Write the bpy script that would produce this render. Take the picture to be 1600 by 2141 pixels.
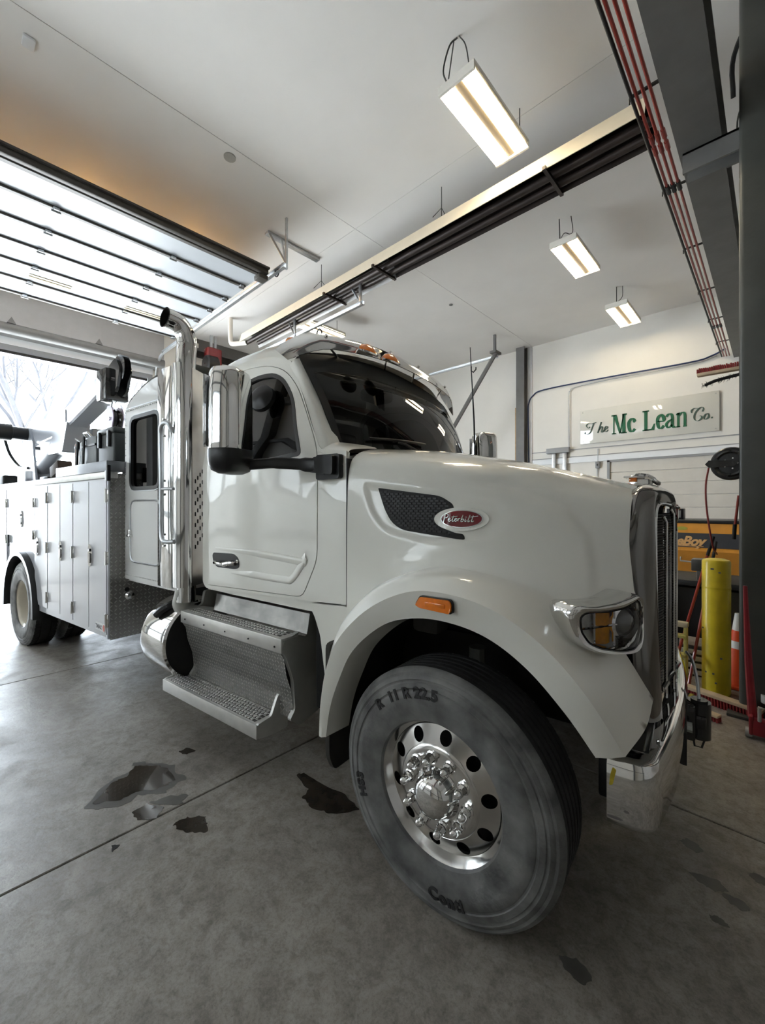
import bpy, bmesh, math, random
from mathutils import Vector, Matrix
from mathutils.bvhtree import BVHTree
from math import sin, cos, pi, radians, sqrt, atan2

random.seed(7)
D = bpy.data
SC = bpy.context.scene
COL = SC.collection
for _o in list(D.objects):
    D.objects.remove(_o)

# ------------------------------------------------------------------ camera
cam_data = D.cameras.new('camera')
cam = D.objects.new('camera', cam_data)
COL.objects.link(cam)
cam.location = (0, 0, 1.73)
cam.rotation_euler = (radians(90), 0, radians(43.5))
cam_data.sensor_fit = 'HORIZONTAL'
cam_data.sensor_width = 36
cam_data.lens = 864 / 1600 * 36
cam_data.shift_y = -10.5 / 1600
cam_data.clip_start = 0.05
cam_data.clip_end = 300
SC.camera = cam

# ------------------------------------------------------------------ light and exposure
SKY_STRENGTH = 22.0
TUBE_STRENGTH = 46.0
EXPOSURE = 0.0
SC.view_settings.view_transform = 'Standard'
SC.view_settings.look = 'None'
SC.view_settings.gamma = 1
SC.view_settings.use_curve_mapping = False
SC.view_settings.exposure = EXPOSURE
world = D.worlds.new('overcast_sky')
SC.world = world
world.use_nodes = True
_b = world.node_tree.nodes['Background']
_b.inputs[0].default_value = (0.80, 0.90, 1.0, 1)
_b.inputs[1].default_value = SKY_STRENGTH
_s = D.lights.new('sun', 'SUN'); _s.energy = 34; _s.angle = radians(2); _s.color = (1, .96, .9)
_so = D.objects.new('sun', _s); COL.objects.link(_so)
_so.rotation_euler = Vector((.04, .80, -.62)).to_track_quat('-Z', 'Y').to_euler()
# daylight enters through the open overhead door: portal at that opening guides the sky sampling
_p = D.lights.new('door_daylight', 'AREA')
_p.shape = 'RECTANGLE'; _p.size = 4.9; _p.size_y = 4.9
_p.cycles.is_portal = True
_po = D.objects.new('door_daylight', _p)
COL.objects.link(_po)
_po.location = (-11.75, 1.15, 2.46)
_po.rotation_euler = (0, radians(-90), 0)

# ------------------------------------------------------------------ materials
MATS = {}
def mat(name, col, rough=0.5, metal=0.0, coat=0.0, spec=0.5, var=0.0, vscale=6.0, bump=0.0, bscale=40.0,
        emit=None, es=0.0, trans=0.0, ior=1.45, dark=None, rvar=0.0, detail=5.0):
    if name in MATS: return MATS[name]
    m = D.materials.new(name); m.use_nodes = True
    nt = m.node_tree; b = nt.nodes['Principled BSDF']
    c = (col[0], col[1], col[2], 1)
    b.inputs['Base Color'].default_value = c
    b.inputs['Roughness'].default_value = rough
    b.inputs['Metallic'].default_value = metal
    b.inputs['Coat Weight'].default_value = coat
    b.inputs['Coat Roughness'].default_value = 0.03
    b.inputs['Specular IOR Level'].default_value = spec
    b.inputs['IOR'].default_value = ior
    b.inputs['Transmission Weight'].default_value = trans
    if emit:
        b.inputs['Emission Color'].default_value = (*emit, 1); b.inputs['Emission Strength'].default_value = es
    if var or bump or rvar:
        tc = nt.nodes.new('ShaderNodeTexCoord')
        n = nt.nodes.new('ShaderNodeTexNoise'); n.inputs['Scale'].default_value = vscale; n.inputs['Detail'].default_value = detail
        nt.links.new(tc.outputs['Object'], n.inputs['Vector'])
        if var:
            r = nt.nodes.new('ShaderNodeValToRGB')
            d = dark or tuple(x * (1 - var) for x in col)
            r.color_ramp.elements[0].position = 0.32; r.color_ramp.elements[0].color = (*d, 1)
            r.color_ramp.elements[1].position = 0.66; r.color_ramp.elements[1].color = c
            nt.links.new(n.outputs['Fac'], r.inputs['Fac']); nt.links.new(r.outputs['Color'], b.inputs['Base Color'])
        if rvar:
            mr = nt.nodes.new('ShaderNodeMapRange'); mr.inputs['To Min'].default_value = max(0.02, rough - rvar); mr.inputs['To Max'].default_value = rough + rvar
            nt.links.new(n.outputs['Fac'], mr.inputs['Value']); nt.links.new(mr.outputs['Result'], b.inputs['Roughness'])
        if bump:
            n2 = nt.nodes.new('ShaderNodeTexNoise'); n2.inputs['Scale'].default_value = bscale; n2.inputs['Detail'].default_value = 4
            nt.links.new(tc.outputs['Object'], n2.inputs['Vector'])
            bp = nt.nodes.new('ShaderNodeBump'); bp.inputs['Strength'].default_value = bump; bp.inputs['Distance'].default_value = 0.01
            nt.links.new(n2.outputs['Fac'], bp.inputs['Height']); nt.links.new(bp.outputs['Normal'], b.inputs['Normal'])
    MATS[name] = m
    return m

def diamond_mat(name, col, ax, cell, rough=0.32, depth=0.004, metal=1.0):
    """aluminium tread plate: raised lozenges alternating in direction, as fine relief"""
    m = D.materials.new(name); m.use_nodes = True
    nt = m.node_tree; b = nt.nodes['Principled BSDF']
    b.inputs['Base Color'].default_value = (*col, 1); b.inputs['Metallic'].default_value = metal; b.inputs['Roughness'].default_value = rough
    L = nt.links
    def M(op, a, bb=None, c=None):
        n = nt.nodes.new('ShaderNodeMath'); n.operation = op
        for i, v in enumerate((a, bb, c)):
            if v is None: continue
            if isinstance(v, (int, float)): n.inputs[i].default_value = v
            else: L.new(v, n.inputs[i])
        return n.outputs[0]
    tc = nt.nodes.new('ShaderNodeTexCoord'); sx = nt.nodes.new('ShaderNodeSeparateXYZ'); L.new(tc.outputs['Object'], sx.inputs[0])
    u = M('MULTIPLY', sx.outputs[ax[0]], 1 / cell); v = M('MULTIPLY', sx.outputs[ax[1]], 1 / cell)
    fu = M('SUBTRACT', M('FRACT', u), .5); fv = M('SUBTRACT', M('FRACT', v), .5)
    par = M('FLOORED_MODULO', M('ADD', M('FLOOR', u), M('FLOOR', v)), 2)
    a = M('MULTIPLY', M('ADD', fu, fv), .7071); c = M('MULTIPLY', M('SUBTRACT', fu, fv), .7071)
    ip = M('SUBTRACT', 1, par)
    p = M('ADD', M('MULTIPLY', a, par), M('MULTIPLY', c, ip)); q = M('ADD', M('MULTIPLY', a, ip), M('MULTIPLY', c, par))
    h = M('SUBTRACT', 1, M('ADD', M('POWER', M('ABSOLUTE', M('MULTIPLY', p, 1 / .47)), 2), M('POWER', M('ABSOLUTE', M('MULTIPLY', q, 1 / .17)), 2)))
    h = M('MINIMUM', M('MAXIMUM', M('MULTIPLY', h, 1.6), 0), 1)
    cm = nt.nodes.new('ShaderNodeMix'); cm.data_type = 'RGBA'; L.new(h, cm.inputs[0])   # tops lighter, plate darker: relief shading put into the colour
    cm.inputs[6].default_value = (*[c * .72 for c in col], 1); cm.inputs[7].default_value = (*[min(1, c * 1.35) for c in col], 1); L.new(cm.outputs[2], b.inputs['Base Color'])
    bp = nt.nodes.new('ShaderNodeBump'); bp.inputs['Strength'].default_value = 1.0; bp.inputs['Distance'].default_value = depth
    L.new(h, bp.inputs['Height']); L.new(bp.outputs['Normal'], b.inputs['Normal'])
    MATS[name] = m
    return m

def fibreglass_mat(name, col):
    """translucent daylight panel: lets outdoor light through, scattered"""
    m = D.materials.new(name); m.use_nodes = True
    nt = m.node_tree; nt.nodes.clear()
    out = nt.nodes.new('ShaderNodeOutputMaterial'); t = nt.nodes.new('ShaderNodeBsdfTranslucent'); d = nt.nodes.new('ShaderNodeBsdfDiffuse'); a = nt.nodes.new('ShaderNodeAddShader')
    t.inputs['Color'].default_value = (*col, 1); d.inputs['Color'].default_value = (.45, .46, .46, 1)
    nt.links.new(t.outputs[0], a.inputs[0]); nt.links.new(d.outputs[0], a.inputs[1]); nt.links.new(a.outputs[0], out.inputs[0])
    return m

def glass_mat(name, col, alpha, rough=0.01):
    """thin dark-tinted pane: glossy film over a see-through tint"""
    m = D.materials.new(name); m.use_nodes = True
    nt = m.node_tree; nt.nodes.clear()
    out = nt.nodes.new('ShaderNodeOutputMaterial'); mx = nt.nodes.new('ShaderNodeMixShader'); fr = nt.nodes.new('ShaderNodeFresnel')
    gl = nt.nodes.new('ShaderNodeBsdfGlossy'); tr = nt.nodes.new('ShaderNodeBsdfTransparent')
    gl.inputs['Roughness'].default_value = rough; tr.inputs['Color'].default_value = (*[c * alpha for c in col], 1)
    fr.inputs['IOR'].default_value = 1.36
    nt.links.new(fr.outputs[0], mx.inputs[0]); nt.links.new(tr.outputs[0], mx.inputs[1]); nt.links.new(gl.outputs[0], mx.inputs[2])
    nt.links.new(mx.outputs[0], out.inputs[0])
    MATS[name] = m
    return m

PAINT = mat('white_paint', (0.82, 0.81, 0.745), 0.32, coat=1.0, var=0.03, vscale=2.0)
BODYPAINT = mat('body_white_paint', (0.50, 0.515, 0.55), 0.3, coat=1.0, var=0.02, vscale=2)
SLEEPER = mat('cap_white_paint', (0.72, 0.72, 0.70), 0.38, coat=0.5, var=0.03, vscale=3)
CHROME = mat('chrome', (0.80, 0.80, 0.79), 0.06, metal=1, rvar=0.02, vscale=5)
DCHROME = mat('dark_chrome', (0.22, 0.21, 0.20), 0.10, metal=1, rvar=0.03, vscale=5)
ALU = mat('brushed_aluminium', (0.70, 0.69, 0.66), 0.38, metal=0.6, var=0.12, vscale=12, rvar=0.08)
POLALU = mat('polished_aluminium', (0.74, 0.73, 0.71), 0.16, metal=1, var=0.15, vscale=9, rvar=0.06)
DULL = mat('dull_aluminium', (0.50, 0.50, 0.47), 0.5, metal=0.35, var=0.2, vscale=5)
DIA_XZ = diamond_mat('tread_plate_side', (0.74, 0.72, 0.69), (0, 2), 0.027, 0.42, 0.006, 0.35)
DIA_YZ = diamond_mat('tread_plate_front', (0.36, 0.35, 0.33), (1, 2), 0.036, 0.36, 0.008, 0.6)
GALV = mat('galvanised_steel', (0.58, 0.60, 0.62), 0.35, metal=0.9, var=0.15, vscale=20)
BLACKP = mat('black_plastic', (0.012, 0.012, 0.013), 0.35, var=0.2, vscale=8)
BLACKG = mat('gloss_black', (0.010, 0.010, 0.011), 0.12, coat=0.6, var=0.1, vscale=8)
BLACKM = mat('black_mesh', (0.006, 0.006, 0.006), 0.6, var=0.2, vscale=30)
FRAMEB = mat('chassis_black', (0.012, 0.012, 0.012), 0.6, var=0.4, vscale=6, bump=0.3)
RUBBER = mat('tyre_rubber', (0.20, 0.20, 0.193), 0.62, var=0.55, vscale=7.0, dark=(0.060, 0.060, 0.060), bump=0.25, bscale=60, detail=8)
RUBBERD = mat('tread_rubber', (0.022, 0.022, 0.022), 0.8, var=0.4, vscale=9, bump=0.3, bscale=70)
MUD = mat('mud_flap_rubber', (0.035, 0.032, 0.026), 0.8, var=0.4, vscale=9)
GLASS = glass_mat('tinted_glass', (0.5, 0.55, 0.6), 0.11)
LENS = glass_mat('clear_lens', (1, 1, 1), 0.92)
AMBER = mat('amber_lens', (0.90, 0.22, 0.012), 0.18, coat=0.8, var=0.15, vscale=40)
YAMBER = mat('yellow_amber_lens', (0.75, 0.30, 0.01), 0.2, coat=0.7, var=0.2, vscale=60)
REDOVAL = mat('badge_red', (0.16, 0.006, 0.012), 0.2, coat=1, var=0.1, vscale=20)
SILVER = mat('silver_script', (0.78, 0.78, 0.78), 0.25, metal=0.8, var=0.05)
REDREF = mat('red_reflector', (0.22, 0.01, 0.01), 0.25, coat=0.5, var=0.2, vscale=30)
SEAT = mat('seat_fabric', (0.03, 0.03, 0.035), 0.9, var=0.3, vscale=40)
CONC = None

# ------------------------------------------------------------------ mesh helpers
V = Vector
class MB:
    def __init__(s):
        s.bm = bmesh.new()
    def box(s, x0, x1, y0, y1, z0, z1, bev=0.0, seg=2, M=None):
        mt = Matrix.Translation(((x0 + x1) / 2, (y0 + y1) / 2, (z0 + z1) / 2)) @ Matrix.Diagonal((abs(x1 - x0), abs(y1 - y0), abs(z1 - z0), 1))
        r = bmesh.ops.create_cube(s.bm, size=1, matrix=mt)
        vs = r['verts']
        if bev > 0:
            es = list({e for v in vs for e in v.link_edges})
            r2 = bmesh.ops.bevel(s.bm, geom=es, offset=min(bev, 0.49 * min(abs(x1 - x0), abs(y1 - y0), abs(z1 - z0))), segments=seg, profile=0.5, affect='EDGES', clamp_overlap=True)
            vs = list({v for f in r2['faces'] for v in f.verts} | {v for v in vs if v.is_valid})
            vs = [v for v in vs if v.is_valid]
        if M is not None:
            bmesh.ops.transform(s.bm, matrix=M, verts=vs)
        return s
    def poly(s, pts):
        vs = [s.bm.verts.new(p) for p in pts]
        try: s.bm.faces.new(vs)
        except ValueError: pass
        return s
    def grid(s, rows, close_u=False, close_v=False):
        g = [[s.bm.verts.new(p) for p in r] for r in rows]
        nu, nv = len(g), len(g[0])
        for i in range(nu if close_u else nu - 1):
            for j in range(nv if close_v else nv - 1):
                a, b, c, d = g[i][j], g[(i + 1) % nu][j], g[(i + 1) % nu][(j + 1) % nv], g[i][(j + 1) % nv]
                q = []
                for v in (a, b, c, d):
                    if v not in q: q.append(v)
                if len(q) > 2:
                    try: s.bm.faces.new(q)
                    except ValueError: pass
        s.g = g
        return s
    def cap(s, ring):
        try: s.bm.faces.new(ring)
        except ValueError: pass
    def tube(s, pts, r, seg=10, caps=True, closed=False):
        pts = [V(p) for p in pts]; n = len(pts)
        rr = r if isinstance(r, (list, tuple)) else [r] * n
        up = None; rows = []
        for i, p in enumerate(pts):
            if closed: t = pts[(i + 1) % n] - pts[i - 1]
            else: t = pts[min(i + 1, n - 1)] - pts[max(i - 1, 0)]
            t.normalize()
            if up is None:
                up = V((0, 0, 1)) if abs(t.z) < 0.9 else V((1, 0, 0))
            a = t.cross(up)
            if a.length < 1e-5: a = t.cross(V((0.3, 0.8, 0.5)))
            a.normalize(); b = a.cross(t).normalized(); up = b
            rows.append([p + (a * cos(k / seg * 2 * pi) + b * sin(k / seg * 2 * pi)) * rr[i] for k in range(seg)])
        s.grid(rows, close_u=closed, close_v=True)
        if caps and not closed:
            s.cap(s.g[0]); s.cap(list(reversed(s.g[-1])))
        return s
    def cyl(s, p0, p1, r, r1=None, seg=20, caps=True):
        return s.tube([p0, p1], [r, r if r1 is None else r1], seg, caps)
    def lathe(s, prof, c=(0, 0, 0), ax=(0, 1, 0), seg=48, a0=0, a1=2 * pi):
        """prof: (radius, offset along axis)"""
        ax = V(ax).normalized(); c = V(c)
        u = ax.cross(V((0, 0, 1))) if abs(ax.z) < 0.9 else V((1, 0, 0))
        u.normalize(); w = u.cross(ax)
        full = abs(a1 - a0) > 6.28
        rows = []
        for k in range(seg if full else seg + 1):
            t = a0 + (a1 - a0) * k / seg
            d = u * cos(t) + w * sin(t)
            rows.append([c + d * max(r, 1e-4) + ax * o for r, o in prof])
        s.grid(rows, close_u=full)
        return s
    def prism(s, poly, f0, f1):
        """poly 2D; f0,f1 map (u,v) to the two faces"""
        a = [s.bm.verts.new(f0(*p)) for p in poly]; b = [s.bm.verts.new(f1(*p)) for p in poly]
        n = len(poly)
        for i in range(n):
            j = (i + 1) % n
            s.bm.faces.new((a[i], a[j], b[j], b[i]))
        for L in (a, b):
            es = []
            for i in range(n):
                e = s.bm.edges.get((L[i], L[(i + 1) % n]))
                es.append(e)
            bmesh.ops.triangle_fill(s.bm, use_beauty=True, edges=es)
        return s
    def plate(s, loops, f, thick=0.0, cuts=()):
        """flat outline with holes, filled, cut along lines (axis, value), then mapped by f(u,v)"""
        b2 = bmesh.new(); es = []
        for L in loops:
            vs = [b2.verts.new((p[0], p[1], 0)) for p in L]
            es += [b2.edges.new((vs[i], vs[(i + 1) % len(vs)])) for i in range(len(vs))]
        bmesh.ops.triangle_fill(b2, use_beauty=True, edges=es)
        for axis, val in cuts:
            co = [0, 0, 0]; no = [0, 0, 0]; co[axis] = val; no[axis] = 1
            bmesh.ops.bisect_plane(b2, geom=b2.verts[:] + b2.edges[:] + b2.faces[:], plane_co=co, plane_no=no, dist=1e-6)
        bmesh.ops.recalc_face_normals(b2, faces=b2.faces[:])
        b2.verts.ensure_lookup_table()
        mp = {v: s.bm.verts.new(f(v.co.x, v.co.y)) for v in b2.verts}
        fs = []
        for fc in b2.faces:
            try: fs.append(s.bm.faces.new([mp[v] for v in fc.verts]))
            except ValueError: pass
        b2.free()
        if thick:
            bmesh.ops.recalc_face_normals(s.bm, faces=fs)
            bmesh.ops.solidify(s.bm, geom=fs, thickness=thick)
        return s
    def xform(s, M):
        bmesh.ops.transform(s.bm, matrix=M, verts=s.bm.verts[:]); return s
    twin = False
    def mirror_y(s, join=False):
        if not join:
            s.twin = True; return s
        r = bmesh.ops.duplicate(s.bm, geom=s.bm.verts[:] + s.bm.edges[:] + s.bm.faces[:])
        vs = [g for g in r['geom'] if isinstance(g, bmesh.types.BMVert)]
        for v in vs: v.co.y = -v.co.y
        bmesh.ops.reverse_faces(s.bm, faces=[g for g in r['geom'] if isinstance(g, bmesh.types.BMFace)])
        return s
    def build(s, name, m, parent=None, angle=35, label=None, kind=None, loc=None, weld=0.0, noflip=False):
        bm = s.bm
        if weld: bmesh.ops.remove_doubles(bm, verts=bm.verts[:], dist=weld)
        if not noflip: bmesh.ops.recalc_face_normals(bm, faces=bm.faces[:])
        ca = radians(angle)
        for f in bm.faces: f.smooth = True
        for e in bm.edges:
            if len(e.link_faces) == 2:
                try:
                    if e.calc_face_angle() > ca: e.smooth = False
                except ValueError: pass
        me = D.meshes.new(name); bm.to_mesh(me); bm.free()
        me.materials.append(m)
        o = D.objects.new(name, me); COL.objects.link(o)
        if parent: o.parent = parent
        if loc is not None: o.location = loc
        if label: o['label'] = label
        if kind: o['kind'] = kind
        if s.twin:   # the same piece on the far side of the truck, an object of its own
            m2 = me.copy(); m2.transform(Matrix.Diagonal((1, -1, 1, 1))); m2.flip_normals()
            q = D.objects.new(name, m2); COL.objects.link(q); q.parent = TWIN.get(parent, parent)
            if label: q['label'] = label
            if kind: q['kind'] = kind
            TWIN[o] = q
        return o

TWIN = {}
def tag(o, label, cat, group=None):
    o['label'] = label; o['category'] = cat
    if group: o['group'] = group
    return o
def thing(name, label, cat, loc=(0, 0, 0), rz=0.0, group=None):
    o = D.objects.new(name, None); COL.objects.link(o); o.location = loc; o.rotation_euler = (0, 0, rz)
    o.empty_display_size = 0.2
    return tag(o, label, cat, group)
def struct(o):
    o['kind'] = 'structure'; return o
def emptystruct(name):
    o = D.objects.new(name, None); COL.objects.link(o); o['kind'] = 'structure'; return o
def kids(o): return [c for c in D.objects if c.parent == o]
def dup(o, parent=None, loc=None, rz=None, label=None):
    c = o.copy(); COL.objects.link(c)
    c.parent = parent
    if loc is not None: c.location = loc
    if rz is not None: c.rotation_euler = (0, 0, rz)
    if label: c['label'] = label
    for k in kids(o): dup(k, c)
    return c
def shared(src, name, parent, M):
    """another piece sharing the mesh of src"""
    o = D.objects.new(name, src.data); COL.objects.link(o); o.parent = parent; o.matrix_local = M
    return o

def cr(p, n):
    """Catmull-Rom through points p, n samples per interval"""
    P = [V(q) for q in p]; out = []
    for i in range(len(P) - 1):
        a = P[i - 1] if i else P[0] * 2 - P[1]; b = P[i]; c = P[i + 1]; d = P[i + 2] if i + 2 < len(P) else P[-1] * 2 - P[-2]
        for k in range(n):
            t = k / n
            out.append(0.5 * ((2 * b) + (c - a) * t + (2 * a - 5 * b + 4 * c - d) * t * t + (3 * b - a - 3 * c + d) * t ** 3))
    out.append(P[-1])
    return out
def resamp(p, n):
    """resample a polyline to n points evenly by length"""
    P = [V(q) for q in p]; L = [0]
    for i in range(1, len(P)): L.append(L[-1] + (P[i] - P[i - 1]).length)
    out = []; j = 0
    for k in range(n):
        t = L[-1] * k / (n - 1)
        while j < len(P) - 2 and L[j + 1] < t: j += 1
        d = L[j + 1] - L[j]
        out.append(P[j].lerp(P[j + 1], min(1, max(0, (t - L[j]) / d)) if d else 0))
    return out
def surf(rails, nu, nv):
    """rails: rows of points; smooth surface rows"""
    R = [resamp(cr(r, 8), nu) for r in rails]
    return [list(c) for c in zip(*[cr([R[k][i] for k in range(len(R))], nv) for i in range(nu)])]
def rrect(x0, x1, y0, y1, r, n=4):
    pts = []
    for cx, cy, a in ((x1 - r, y1 - r, 0), (x0 + r, y1 - r, 90), (x0 + r, y0 + r, 180), (x1 - r, y0 + r, 270)):
        for k in range(n + 1):
            t = radians(a + 90 * k / n); pts.append((cx + r * cos(t), cy + r * sin(t)))
    return pts
def rpoly(pts, r, n=3):
    """round the corners of a polygon (r single or per corner)"""
    out = []; N = len(pts)
    for i in range(N):
        p = V((*pts[i][:2], 0)); a = V((*pts[i - 1][:2], 0)) - p; b = V((*pts[(i + 1) % N][:2], 0)) - p
        q = r[i] if isinstance(r, (list, tuple)) else r
        q = min(q, a.length * .48, b.length * .48)
        if q < 1e-4: out.append((p.x, p.y)); continue
        s = p + a.normalized() * q; e = p + b.normalized() * q
        for k in range(n + 1):
            t = k / n; w = s * (1 - t) ** 2 + p * 2 * t * (1 - t) + e * t * t
            out.append((w.x, w.y))
    return out
def ell(cx, cy, a, b, n=28, rot=0.0):
    return [(cx + a * cos(t) * cos(rot) - b * sin(t) * sin(rot), cy + a * cos(t) * sin(rot) + b * sin(t) * cos(rot)) for t in [2 * pi * k / n for k in range(n)]]
def frame(o, x, y):
    """2D -> 3D frame"""
    o, x, y = V(o), V(x), V(y)
    n = x.cross(y).normalized()
    return lambda u, v, w=0.0: o + x * u + y * v + n * w

# stroke lettering: calligraphic ribbons and polygon serifs
def ribbon(mb, pts, wfun, F, th, n=6):
    P = cr([(p[0], p[1], 0) for p in pts], n); L = []; R = []
    for i, p in enumerate(P):
        t = P[min(i + 1, len(P) - 1)] - P[max(i - 1, 0)]; t.normalize()
        w = wfun(t) / 2; nn = V((-t.y, t.x, 0))
        L.append(p + nn * w); R.append(p - nn * w)
    rows = []
    for a, b in zip(L, R):
        rows.append([F(a.x, a.y, 0), F(a.x, a.y, th), F(b.x, b.y, th), F(b.x, b.y, 0)])
    mb.grid(rows, close_v=True); mb.cap(mb.g[0]); mb.cap(mb.g[-1])
def pen(w0, w1, ang=35):
    a = radians(ang); return lambda t: w0 + w1 * abs(t.x * sin(a) + t.y * cos(a)) ** 1.5
def qd(mb, pts, F, th):
    mb.prism(pts, lambda u, v: F(u, v, 0), lambda u, v: F(u, v, th))
def textmesh(txt, size, shear=0.0, bold=0.0, space=1.0):
    """built-in sans letters as 2D triangles"""
    c = D.curves.new('t', 'FONT'); c.body = txt; c.size = size; c.shear = shear; c.offset = bold; c.space_character = space; c.resolution_u = 3
    o = D.objects.new('t', c); COL.objects.link(o)
    bpy.context.view_layer.update()
    me = o.evaluated_get(bpy.context.evaluated_depsgraph_get()).to_mesh()
    vs = [tuple(v.co[:2]) for v in me.vertices]; fs = [tuple(p.vertices) for p in me.polygons]
    o.to_mesh_clear(); D.objects.remove(o); D.curves.remove(c)
    return vs, fs
def putmesh(mb, vf, f):
    vs = [mb.bm.verts.new(f(*p)) for p in vf[0]]
    for q in vf[1]:
        try: mb.bm.faces.new([vs[i] for i in q])
        except ValueError: pass

# ================================================================== the building
def concrete():
    m = D.materials.new('concrete_floor'); m.use_nodes = True
    nt = m.node_tree; b = nt.nodes['Principled BSDF']; L = nt.links
    tc = nt.nodes.new('ShaderNodeTexCoord')
    def noise(sc, det, rough=.6, dist=0):
        n = nt.nodes.new('ShaderNodeTexNoise'); n.inputs['Scale'].default_value = sc; n.inputs['Detail'].default_value = det
        n.inputs['Roughness'].default_value = rough; n.inputs['Distortion'].default_value = dist
        L.new(tc.outputs['Object'], n.inputs['Vector']); return n.outputs['Fac']
    def ramp(x, p0, c0, p1, c1):
        r = nt.nodes.new('ShaderNodeValToRGB'); e = r.color_ramp.elements
        e[0].position = p0; e[0].color = (*c0, 1); e[1].position = p1; e[1].color = (*c1, 1)
        L.new(x, r.inputs[0]); return r.outputs['Color']
    def mul(a, c, f=1.0):
        n = nt.nodes.new('ShaderNodeMix'); n.data_type = 'RGBA'; n.blend_type = 'MULTIPLY'; n.inputs[0].default_value = f
        L.new(a, n.inputs[6]); L.new(c, n.inputs[7]); return n.outputs[2]
    base = ramp(noise(.9, 8, .62, .4), .34, (.25, .225, .197), .68, (.37, .342, .305))
    c = mul(base, ramp(noise(4.2, 8, .7, 1.2), .38, (.62, .60, .57), .60, (1, 1, 1)), .8)
    c = mul(c, ramp(noise(16, 7, .8, .3), .38, (.55, .53, .50), .54, (1, 1, 1)), .7)
    c = mul(c, ramp(noise(85, 5, .75), .34, (.50, .50, .50), .52, (1, 1, 1)), .55)
    L.new(c, b.inputs['Base Color'])
    mr = nt.nodes.new('ShaderNodeMapRange'); mr.inputs['From Min'].default_value = .3; mr.inputs['From Max'].default_value = .7
    mr.inputs['To Min'].default_value = .30; mr.inputs['To Max'].default_value = .58
    L.new(noise(2.6, 7, .65, .8), mr.inputs['Value']); L.new(mr.outputs[0], b.inputs['Roughness'])
    bp = nt.nodes.new('ShaderNodeBump'); bp.inputs['Strength'].default_value = .25; bp.inputs['Distance'].default_value = .004
    L.new(noise(45, 6, .7), bp.inputs['Height']); L.new(bp.outputs[0], b.inputs['Normal'])
    return m
CONC = concrete()
GROOVE = mat('joint_dirt', (.03, .028, .025), .9, var=.3, vscale=20)
OIL = mat('wet_oil', (.055, .044, .034), .14, coat=.4, var=.5, vscale=8)
DAMP = mat('damp_concrete', (.12, .112, .10), .28, var=.35, vscale=9)
WALLW = mat('wall_white_panel', (.80, .78, .73), .55, var=.05, vscale=1.5)
CEILW = mat('ceiling_white_panel', (.88, .865, .84), .6, var=.05, vscale=1.1, detail=7)
STEELG = mat('painted_grey_steel', (.16, .16, .155), .5, var=.15, vscale=5, bump=.1)
COLG = mat('painted_olive_steel', (.060, .062, .054), .45, var=.2, vscale=4, bump=.1)
TRIMG = mat('grey_trim', (.30, .31, .32), .5, var=.08)
TRIMW = mat('white_trim', (.80, .82, .84), .45, var=.04)
DOORW = mat('door_white_steel', (.43, .455, .48), .4, var=.05, vscale=3)
STRUT = mat('strut_brown_grey', (.075, .068, .06), .5, metal=.3, var=.2, vscale=10)
FIXW = mat('fixture_white', (.82, .80, .74), .35, var=.03)
TUBE = mat('lamp_tube', (1, 1, 1), .4, emit=(1.0, .85, .60), es=TUBE_STRENGTH)
CABLE = mat('cable_grey', (.06, .06, .055), .6, var=.2)
REDP = mat('red_pipe_paint', (.30, .028, .018), .35, coat=.4, var=.25, vscale=14)
BLKPIPE = mat('black_iron_pipe', (.015, .015, .015), .5, var=.3)
HEATD = mat('heater_dark_steel', (.045, .034, .030), .4, metal=.4, var=.35, vscale=4)
BLUEC = mat('blue_conduit', (.03, .05, .13), .45, var=.3)
WOOD = mat('pine_wood', (.50, .33, .17), .6, var=.3, vscale=10)

# floor: slabs cast with open joints
fl = MB().box(-11.9, 6, -3.4, 11.9, -.25, -.012).build('floor', GROOVE); struct(fl)
xs = [-11.75, -8.4, -5.45, -2.5, .45, 3.4, 6]
ys = [-3.3, 2.9, 5.85, 8.8, 11.75]
for i in range(len(xs) - 1):
    for j in range(len(ys) - 1):
        g = .005
        MB().box(xs[i] + g, xs[i + 1] - g, ys[j] + g, ys[j + 1] - g, -.08, 0, .004, 1).build('slab', CONC, fl)
def stain(pts, m, name, z=.0016, jit=.03, rnd=3):
    P = []
    for i, p in enumerate(pts):
        q = pts[(i + 1) % len(pts)]
        for k in range(5):
            t = k / 5; P.append((p[0] * (1 - t) + q[0] * t + random.uniform(-jit, jit), p[1] * (1 - t) + q[1] * t + random.uniform(-jit, jit)))
    P = rpoly(P, .06, 4)
    mb = MB().plate([P], lambda u, v: (u, v, z), .0012)
    return mb.build(name, m, fl)
stain([(-2.884, .587), (-3.007, .72), (-3.02, .8), (-3.1, .87), (-3.03, .93), (-2.95, 1.0), (-2.76, 1.0), (-2.74, .9), (-2.80, .80), (-2.80, .70)], OIL, 'oil_puddle', jit=.012)
stain([(-2.86, .54), (-3.05, .70), (-3.08, .85), (-3.13, .88), (-3.03, .97), (-2.95, 1.04), (-2.72, 1.04), (-2.68, .9), (-2.76, .80), (-2.76, .66)], DAMP, 'damp_patch', z=.0008, jit=.02)
stain([(-2.62, .92), (-2.56, 1.0), (-2.5, .93), (-2.66, .80)], DAMP, 'damp_patch', jit=.012)
stain([(-2.637, .717), (-2.655, .804), (-2.55, .861), (-2.49, .80), (-2.55, .72)], OIL, 'oil_puddle', jit=.008)
stain([(-2.374, .846), (-2.375, .92), (-2.31, .99), (-2.25, .985), (-2.186, .942), (-2.29, .86)], OIL, 'oil_puddle', jit=.010)
stain([(-2.235, 1.54), (-2.215, 1.604), (-2.10, 1.61), (-1.867, 1.65), (-1.719, 1.614), (-1.80, 1.49), (-1.932, 1.44), (-2.03, 1.45), (-2.06, 1.53)], OIL, 'oil_puddle', jit=.012)
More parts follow.
